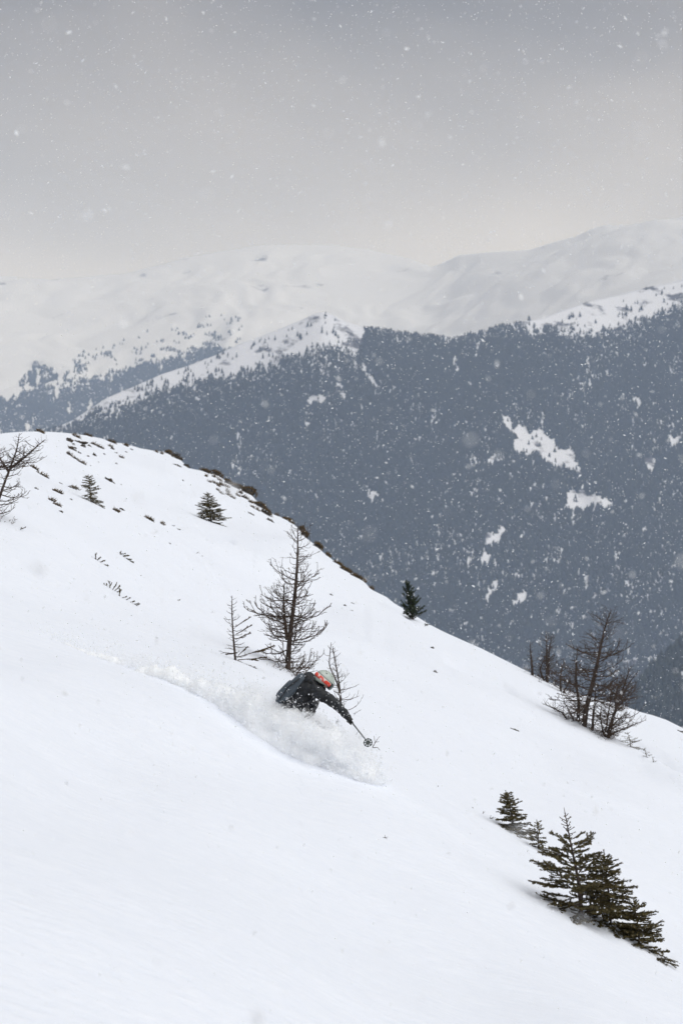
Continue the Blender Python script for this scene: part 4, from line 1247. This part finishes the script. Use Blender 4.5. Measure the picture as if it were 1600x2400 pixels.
helmet = part(shell(headc, -math.pi, math.pi, 0.02, 0, 1.0, 48, 22, 0.014, True, cutf), "helmet", M_HELM)
part(shell(headc, -math.pi, math.pi, math.radians(72), math.radians(74), 1.012, 48, 1, 0.004, True), "shell_edge", M_BLACK, helmet)
for az, th in ((2.6, 0.55), (3.1, 0.5), (3.6, 0.55), (2.2, 0.8), (-2.2, 0.8), (1.2, 0.6), (-1.2, 0.6)):
    part(shell(headc, az - 0.13, az + 0.13, th - 0.05, th + 0.05, 1.004, 5, 3, 0.004), "vent", M_BLACK, helmet)
goggles = part(shell(headc, -1.05, 1.05, math.radians(74), math.radians(112), 1.06, 22, 8, 0.018), "goggles", M_BLACK)
part(shell(headc, -0.92, 0.92, math.radians(78), math.radians(108), 1.072, 20, 6, 0.006), "lens", M_LENS, goggles)
part(shell(headc, 1.0, 2 * math.pi - 1.0, math.radians(80), math.radians(101), 1.03, 40, 4, 0.006), "strap", M_RED, goggles)
# chin cover and collar
cm = MB(); ellipsoid(cm, headc - cax * 0.095 + fwd * 0.03, [fwd * 0.078, sid * 0.074, cax * 0.05]); ellipsoid(cm, headc - cax * 0.13 - fwd * 0.005, [fwd * 0.085, sid * 0.085, cax * 0.055])
cmesh = remeshed(cm, 0.008, 3)
c2 = np.empty(len(cmesh.vertices) * 3, np.float32); cmesh.vertices.foreach_get('co', c2)
cmesh.vertices.foreach_set('co', (c2.reshape(-1, 3) - RL).astype(np.float32).ravel()); cmesh.name = "collar"
cmesh.polygons.foreach_set('use_smooth', np.ones(len(cmesh.polygons), bool))
link("collar", cmesh, M_JACKET, person)

# backpack
spd = unit(sp(700, 1590) - sp(658, 1634)); bkn = unit(np.cross(np.array([0, 1.0, 0]), spd)); bkn = bkn if bkn[2] > 0 else -bkn
yax = np.array([0, 1.0, 0])
bc = sp(682, 1615, 0.0)
def superbox(c, ax, e=0.35, n=28, m=16, bulge=None):
    V = []
    def pw(x): return math.copysign(abs(x) ** e, x)
    for i in range(m + 1):
        a = -math.pi / 2 + math.pi * i / m
        for j in range(n):
            b = 2 * math.pi * j / n
            x, y, z = pw(math.cos(a)) * pw(math.cos(b)), pw(math.cos(a)) * pw(math.sin(b)), pw(math.sin(a))
            p = c + ax[0] * x + ax[1] * y + ax[2] * z
            k = 0.010 * mnoise.noise(Vector(p) * 9) + 0.004 * mnoise.noise(Vector(p) * 25)
            V.append(p + unit(p - c) * k)
    Q = []
    for i in range(m):
        for j in range(n):
            a = i * n + j; b = i * n + (j + 1) % n
            Q.append((a, b, b + n, a + n))
    mb = MB(); mb.add(V, Q); return mb
pack = part(superbox(bc, [spd * 0.26, yax * 0.150, bkn * 0.075], 0.6), "backpack", M_PACK)
part(superbox(bc - spd * 0.06 + bkn * 0.07, [spd * 0.14, yax * 0.115, bkn * 0.03], 0.45), "front_pocket", M_PACK, pack)
st = MB()
for yy_ in (-0.152, 0.152):
    st.tube([bc + spd * (-0.20) + yax * yy_ + bkn * 0.02, bc + spd * 0.0 + yax * yy_ * 1.03 + bkn * 0.05, bc + spd * 0.2 + yax * yy_ * 0.98 + bkn * 0.02], 0.009, 6)
part(st, "compression_strap", M_STRAP, pack)
st = MB()
for yy_ in (-0.13, 0.13):
    st.tube(smooth_path([bc + spd * 0.2 + yax * yy_ - bkn * 0.05, sp(720, 1584) + yax * yy_ * 1.05, sp(741, 1606) + yax * yy_ * 1.25, sp(736, 1640) + yax * yy_ * 1.2, sp(700, 1652) + yax * yy_ * 1.3, bc - spd * 0.2 + yax * yy_ - bkn * 0.03], 22), 0.016, 6)
part(st, "shoulder_strap", M_STRAP, pack)
bt = MB()
for k, a in ((knN, anN), (knF, anF)):
    d = unit(a - k)
    b1 = MB(); sole = a + d * 0.09
    fd = unit(np.array([1.0, 0, -0.47]))
    capsule(b1, a - d * 0.16, a + d * 0.03, 0.078, 0.068); capsule(b1, sole - fd * 0.07, sole + fd * 0.16, 0.052, 0.046)
    part(b1, "ski_boot", M_BLACK)

# skis
def ski(center_u, center_v, dy, label):
    c = sp(center_u, center_v, dy)
    d = unit(np.array([1.0, -0.32, -0.475])); s = unit(np.cross(np.array([0, 0, 1.0]), d)); nrm = np.cross(d, s)
    L = 1.80; V = []; Q = []
    n = 40
    for i in range(n + 1):
        x = -L / 2 + L * i / n
        q = (x + L / 2) / L
        w = 0.052 + 0.014 * (2 * q - 1) ** 2
        w *= math.sqrt(max(0.02, 1 - max(0, (q - 0.93) / 0.072) ** 2)) * math.sqrt(max(0.05, 1 - max(0, (0.03 - q) / 0.032) ** 2))
        z = 0.16 * max(0, (q - 0.84) / 0.16) ** 2 + 0.04 * max(0, (0.06 - q) / 0.06) ** 2
        for zz, ww in ((z, w), (z + 0.012, w * 0.94)):
            V.append(c + d * x + s * ww + nrm * zz); V.append(c + d * x - s * ww + nrm * zz)
    for i in range(n):
        a = 4 * i
        Q += [(a, a + 1, a + 5, a + 4), (a + 2, a + 6, a + 7, a + 3), (a, a + 4, a + 6, a + 2), (a + 1, a + 3, a + 7, a + 5)]
    Q += [(0, 2, 3, 1), (4 * n, 4 * n + 1, 4 * n + 3, 4 * n + 2)]
    rt = link("ski", None, None, None, Vector(c)); tag(rt, label, "ski", "the skier's pair of skis")
    mb = MB(); mb.add(V, Q); part(mb, "ski_plate", M_SKI, rt, False, c)
    b = MB(); capsule(b, c - d * 0.18 + nrm * 0.03, c - d * 0.10 + nrm * 0.035, 0.032, 0.03, 10); capsule(b, c + d * 0.16 + nrm * 0.03, c + d * 0.22 + nrm * 0.03, 0.03, 0.026, 10)
    part(b, "binding", M_BLACK, rt, True, c)
ski(752, 1809, -0.24, "near ski under the powder, only its dark tip showing")
ski(724, 1786, 0.12, "far ski hidden in the powder beside the near one")

# poles
def pole(hd, tip, label):
    d = unit(tip - hd); L = np.linalg.norm(tip - hd)
    rt = link("ski_pole", None, None, None, Vector(hd)); tag(rt, label, "ski pole", "the skier's pair of poles")
    m = MB(); m.tube([hd + d * 0.05, hd + d * L * 0.5, tip + d * 0.03], [0.0105, 0.0095, 0.007], 10); part(m, "shaft", M_ALU, rt, True, hd)
    m = MB(); capsule(m, hd - d * 0.075, hd + d * 0.06, 0.019, 0.016); capsule(m, hd - d * 0.09, hd - d * 0.08, 0.025, 0.023); part(m, "grip", M_BLACK, rt, True, hd)
    m = MB(); m.tube([tip + d * 0.02, tip + d * 0.075], [0.0055, 0.002], 8); part(m, "tip", M_ALU, rt, True, hd)
    a = unit(np.cross(d, np.array([0, 0, 1.0]))); b = np.cross(d, a)
    m = MB(); R = 0.054
    ring = lambda r, n=8, ph=0.0: [tip + r * (a * math.cos(2 * math.pi * k / n + ph) + b * math.sin(2 * math.pi * k / n + ph)) for k in range(n + 1)]
    m.tube(ring(R), 0.0075, 6, False); m.tube(ring(R * 0.36), 0.007, 6, False)
    for k in range(8):
        e = a * math.cos(2 * math.pi * k / 8) + b * math.sin(2 * math.pi * k / 8)
        m.tube([tip + e * 0.008, tip + e * R], 0.0062, 5)
    V = [tip - d * 0.002]; n = 16
    for k in range(n): V.append(tip - d * 0.002 + R * 0.55 * (a * math.cos(2 * math.pi * k / n) + b * math.sin(2 * math.pi * k / n)))
    for p in list(V): V.append(np.asarray(p) + d * 0.004)
    T = [(0, 1 + k, 1 + (k + 1) % n) for k in range(n)] + [(n + 1, n + 2 + (k + 1) % n, n + 2 + k) for k in range(n)]
    m.add(V, None, T)
    part(m, "basket", M_BASKET, rt, True, hd)
    m = MB(); m.tube(smooth_path([hd - d * 0.08, hd - d * 0.05 + a * 0.05, hd + d * 0.03 + a * 0.06, hd + d * 0.02 + a * 0.03, hd - d * 0.07], 14), 0.006, 5); part(m, "wrist_strap", M_STRAP, rt, True, hd)
pole(hdN, basketN, "grey ski pole held low in front, its round basket facing the camera")
pole(hdF, basketF, "other ski pole, hidden behind the skier's body and the powder")

# ------------------------------------------------------------------ powder thrown up by the turn
PATH = np.array([(70, 1484, 3, 34.4), (170, 1526, 8, 34.0), (250, 1558, 16, 33.8), (350, 1598, 28, 33.4), (450, 1638, 42, 32.9), (550, 1676, 58, 32.4), (640, 1712, 70, 31.95), (690, 1738, 70, 31.75), (730, 1758, 67, 31.62), (800, 1792, 58, 31.45), (850, 1822, 44, 31.4), (880, 1842, 26, 31.4), (898, 1856, 6, 31.4)], float)
def spray_sections(n):
    L = np.concatenate([[0], np.cumsum(np.hypot(np.diff(PATH[:, 0]), np.diff(PATH[:, 1])))]); s = np.linspace(0, L[-1], n)
    return [np.interp(s, L, PATH[:, k]) for k in range(4)]
def spray_mesh(name, scale, ns, nphi, amp, seed, mat, fine=True):
    U, Vv, R, Y = spray_sections(ns)
    pts = np.array([px(a, b, c) for a, b, c in zip(U, Vv, Y)])
    T = np.gradient(pts, axis=0); T /= np.linalg.norm(T, axis=1)[:, None]
    back = np.array([0, 1.0, 0]); N = np.cross(T, back); N /= np.linalg.norm(N, axis=1)[:, None]
    N[N[:, 2] < 0] *= -1
    V = np.zeros((ns, nphi, 3)); 
    for i in range(ns):
        a = R[i] * Y[i] / FPX * scale; b = max(0.03, 0.9 * a + 0.05) * scale
        for j in range(nphi):
            ph = 2 * math.pi * j / nphi
            cn, sn = math.cos(ph), math.sin(ph)
            dirv = N[i] * cn * a * (0.86 if cn < 0 else 1.0) + back * sn * b * (1.0 + (0.6 * max(0.0, -cn) if sn < 0 else 0.0))
            p = pts[i] + dirv
            q = Vector(p) + Vector((seed, 0, 0))
            k = 0
            if amp:
                k = amp * (0.9 * mnoise.noise(Vector((q.x * 2.2 + q.z, q.y * 2.6, q.z * 3.2))) + 0.45 * mnoise.noise(q * 7) + 0.28 * abs(mnoise.noise(q * 15)) + 0.14 * mnoise.noise(q * 34))
                k *= min(1.0, a / 0.16)
            V[i, j] = p + unit(dirv) * k
    idx = np.arange(ns * nphi).reshape(ns, nphi); nx = np.roll(idx, -1, 1)
    Q = np.stack([idx[:-1], nx[:-1], nx[1:], idx[1:]], -1).reshape(-1, 4)
    Vc = np.concatenate([V.reshape(-1, 3), V[0].mean(0)[None], V[-1].mean(0)[None]]); n0 = ns * nphi
    j = np.arange(nphi); k = (j + 1) % nphi
    caps = np.concatenate([np.stack([np.full(nphi, n0), k, j], 1), np.stack([np.full(nphi, n0 + 1), (ns - 1) * nphi + j, (ns - 1) * nphi + k], 1)])
    # turn every face outwards
    a, b, c_ = Vc[Q[:, 0]], Vc[Q[:, 1]], Vc[Q[:, 2]]
    ctr = np.repeat(V.mean(1)[:-1], nphi, 0)
    flip = (np.cross(b - a, c_ - a) * ((a + c_) / 2 - ctr)).sum(1).mean() < 0
    if flip:
        Q = Q[:, ::-1]; caps = caps[:, ::-1]
    return V, mesh_np(name, Vc, [Q, caps], True)
core, me = spray_mesh("powder_bank", 0.9, 340, 120, 0.18, 3.3, M_POWDER)
spray = link("powder_snow", me, M_POWDER)
tag(spray, "bank of powder snow thrown up along the skier's track", "powder snow", kind='stuff')

# the thin mist of the finest grains
_, me = spray_mesh("powder_mist", 1.22, 90, 40, 0.28, 8.1, None)
mm = bpy.data.materials.new("powder_mist"); mm.use_nodes = True
nt = mm.node_tree; nt.nodes.clear()
pv = nd(nt, 'ShaderNodeVolumePrincipled')
pv.inputs['Color'].default_value = (0.985, 0.99, 1.0, 1); pv.inputs['Density'].default_value = 1.25
ho = nd(nt, 'ShaderNodeOutputMaterial'); nt.links.new(pv.outputs[0], ho.inputs['Volume'])
mist = link("powder_mist", me, mm)
tag(mist, "thin white mist of powder hanging round the skier's track", "snow mist", kind='stuff')

def flakes(name, P, size, mat, elong=1.35):
    """little irregular crystals, each two crossed plates"""
    n = len(P)
    base = np.array([(1, 0, 0), (0.2, 0.9, 0), (-1, 0.2, 0), (-0.1, -0.9, 0), (0.8, 0, 0.5), (0.1, 0, 0.9), (-0.8, 0, -0.2), (0, 0, -0.9)], float)
    T = np.array([(0, 1, 2), (0, 2, 3), (4, 5, 6), (4, 6, 7)])
    A = RNG.standard_normal((n, 3)); A /= np.linalg.norm(A, axis=1)[:, None]
    B = np.cross(A, RNG.standard_normal((n, 3))); B /= np.linalg.norm(B, axis=1)[:, None]
    C = np.cross(A, B)
    s = size[:, None, None] * 0.5
    J = RNG.uniform(0.65, 1.35, (n, 8))
    E = base[None] * J[:, :, None] * np.array([elong, 1.0, 0.9])
    V = P[:, None] + s * (E[..., 0:1] * A[:, None] + E[..., 1:2] * B[:, None] + E[..., 2:3] * C[:, None])
    F = (T[None] + 8 * np.arange(n)[:, None, None]).reshape(-1, 3)
    return link(name, mesh_np(name, V.reshape(-1, 3), F), mat)

ns, nphi = core.shape[:2]
def around(n, off, bias_u=1.0, lo=0, hi=1.0, upward=0.0, tail=0.0):
    s = lo + (hi - lo) * RNG.random(n) ** bias_u
    i = np.clip((s * (ns - 1)).astype(int), 0, ns - 1); j = RNG.integers(0, nphi, n)
    c = core.mean(1)[i]; p = core[i, j]
    d = p - c; d /= np.linalg.norm(d, axis=1)[:, None] + 1e-9
    r = RNG.exponential(off, n) - 0.01
    q = p + d * r[:, None] + RNG.normal(0, 0.02, (n, 3))
    q[:, 2] += upward * RNG.exponential(1, n) * (RNG.random(n) < 0.5)
    q[:, 0] -= tail * RNG.exponential(1, n); q[:, 2] += tail * 0.45 * RNG.exponential(1, n)
    return q
def above(q):
    return q[q[:, 2] > ground(q[:, 0], q[:, 1]) - 0.005]
q1 = above(around(34000, 0.045, 0.8, 0.02, 1.0))
q2 = above(around(9000, 0.10, 0.55, 0.35, 1.0, 0.03, 0.05))
q3 = above(around(3500, 0.22, 0.9, 0.02, 0.98, 0.06, 0.1))
Pp = np.concatenate([q1, q2, q3])
sz = np.concatenate([RNG.lognormal(-4.85, 0.45, len(q1)), RNG.lognormal(-4.9, 0.5, len(q2)), RNG.lognormal(-4.5, 0.5, len(q3))])
fl = flakes("powder_spray", Pp, np.clip(sz, 0.003, 0.02), M_FLAKE)
tag(fl, "cloud of fine snow grains spraying round the skier", "snow spray", kind='stuff')
# larger clods
q = above(np.concatenate([around(2600, 0.035, 0.6, 0.25, 1.0, 0.03), around(120, 0.30, 1.0, 0.05, 0.75, 0.10, 0.1)]))
cl_ = flakes("snow_clods", q, RNG.uniform(0.018, 0.05, len(q)), M_FLAKE, 1.6)
tag(cl_, "small clods of snow tumbling through the powder spray", "snow clods", kind='stuff')

# ------------------------------------------------------------------ falling snow
n = 80000
y = (RNG.random(n) * (46 ** 3 - 2.2 ** 3) + 2.2 ** 3) ** (1 / 3)
P = np.stack([RNG.uniform(-0.24, 0.24, n) * y, y, RNG.uniform(-0.33, 0.33, n) * y], 1)
P = P[P[:, 2] > ground(P[:, 0], P[:, 1]) + 0.02]
fs = flakes("falling_snow", P, np.clip(RNG.lognormal(-5.02, 0.45, len(P)), 0.003, 0.02), M_FLAKE, 2.0)
tag(fs, "snowflakes drifting through the air everywhere", "snowfall", kind='stuff')
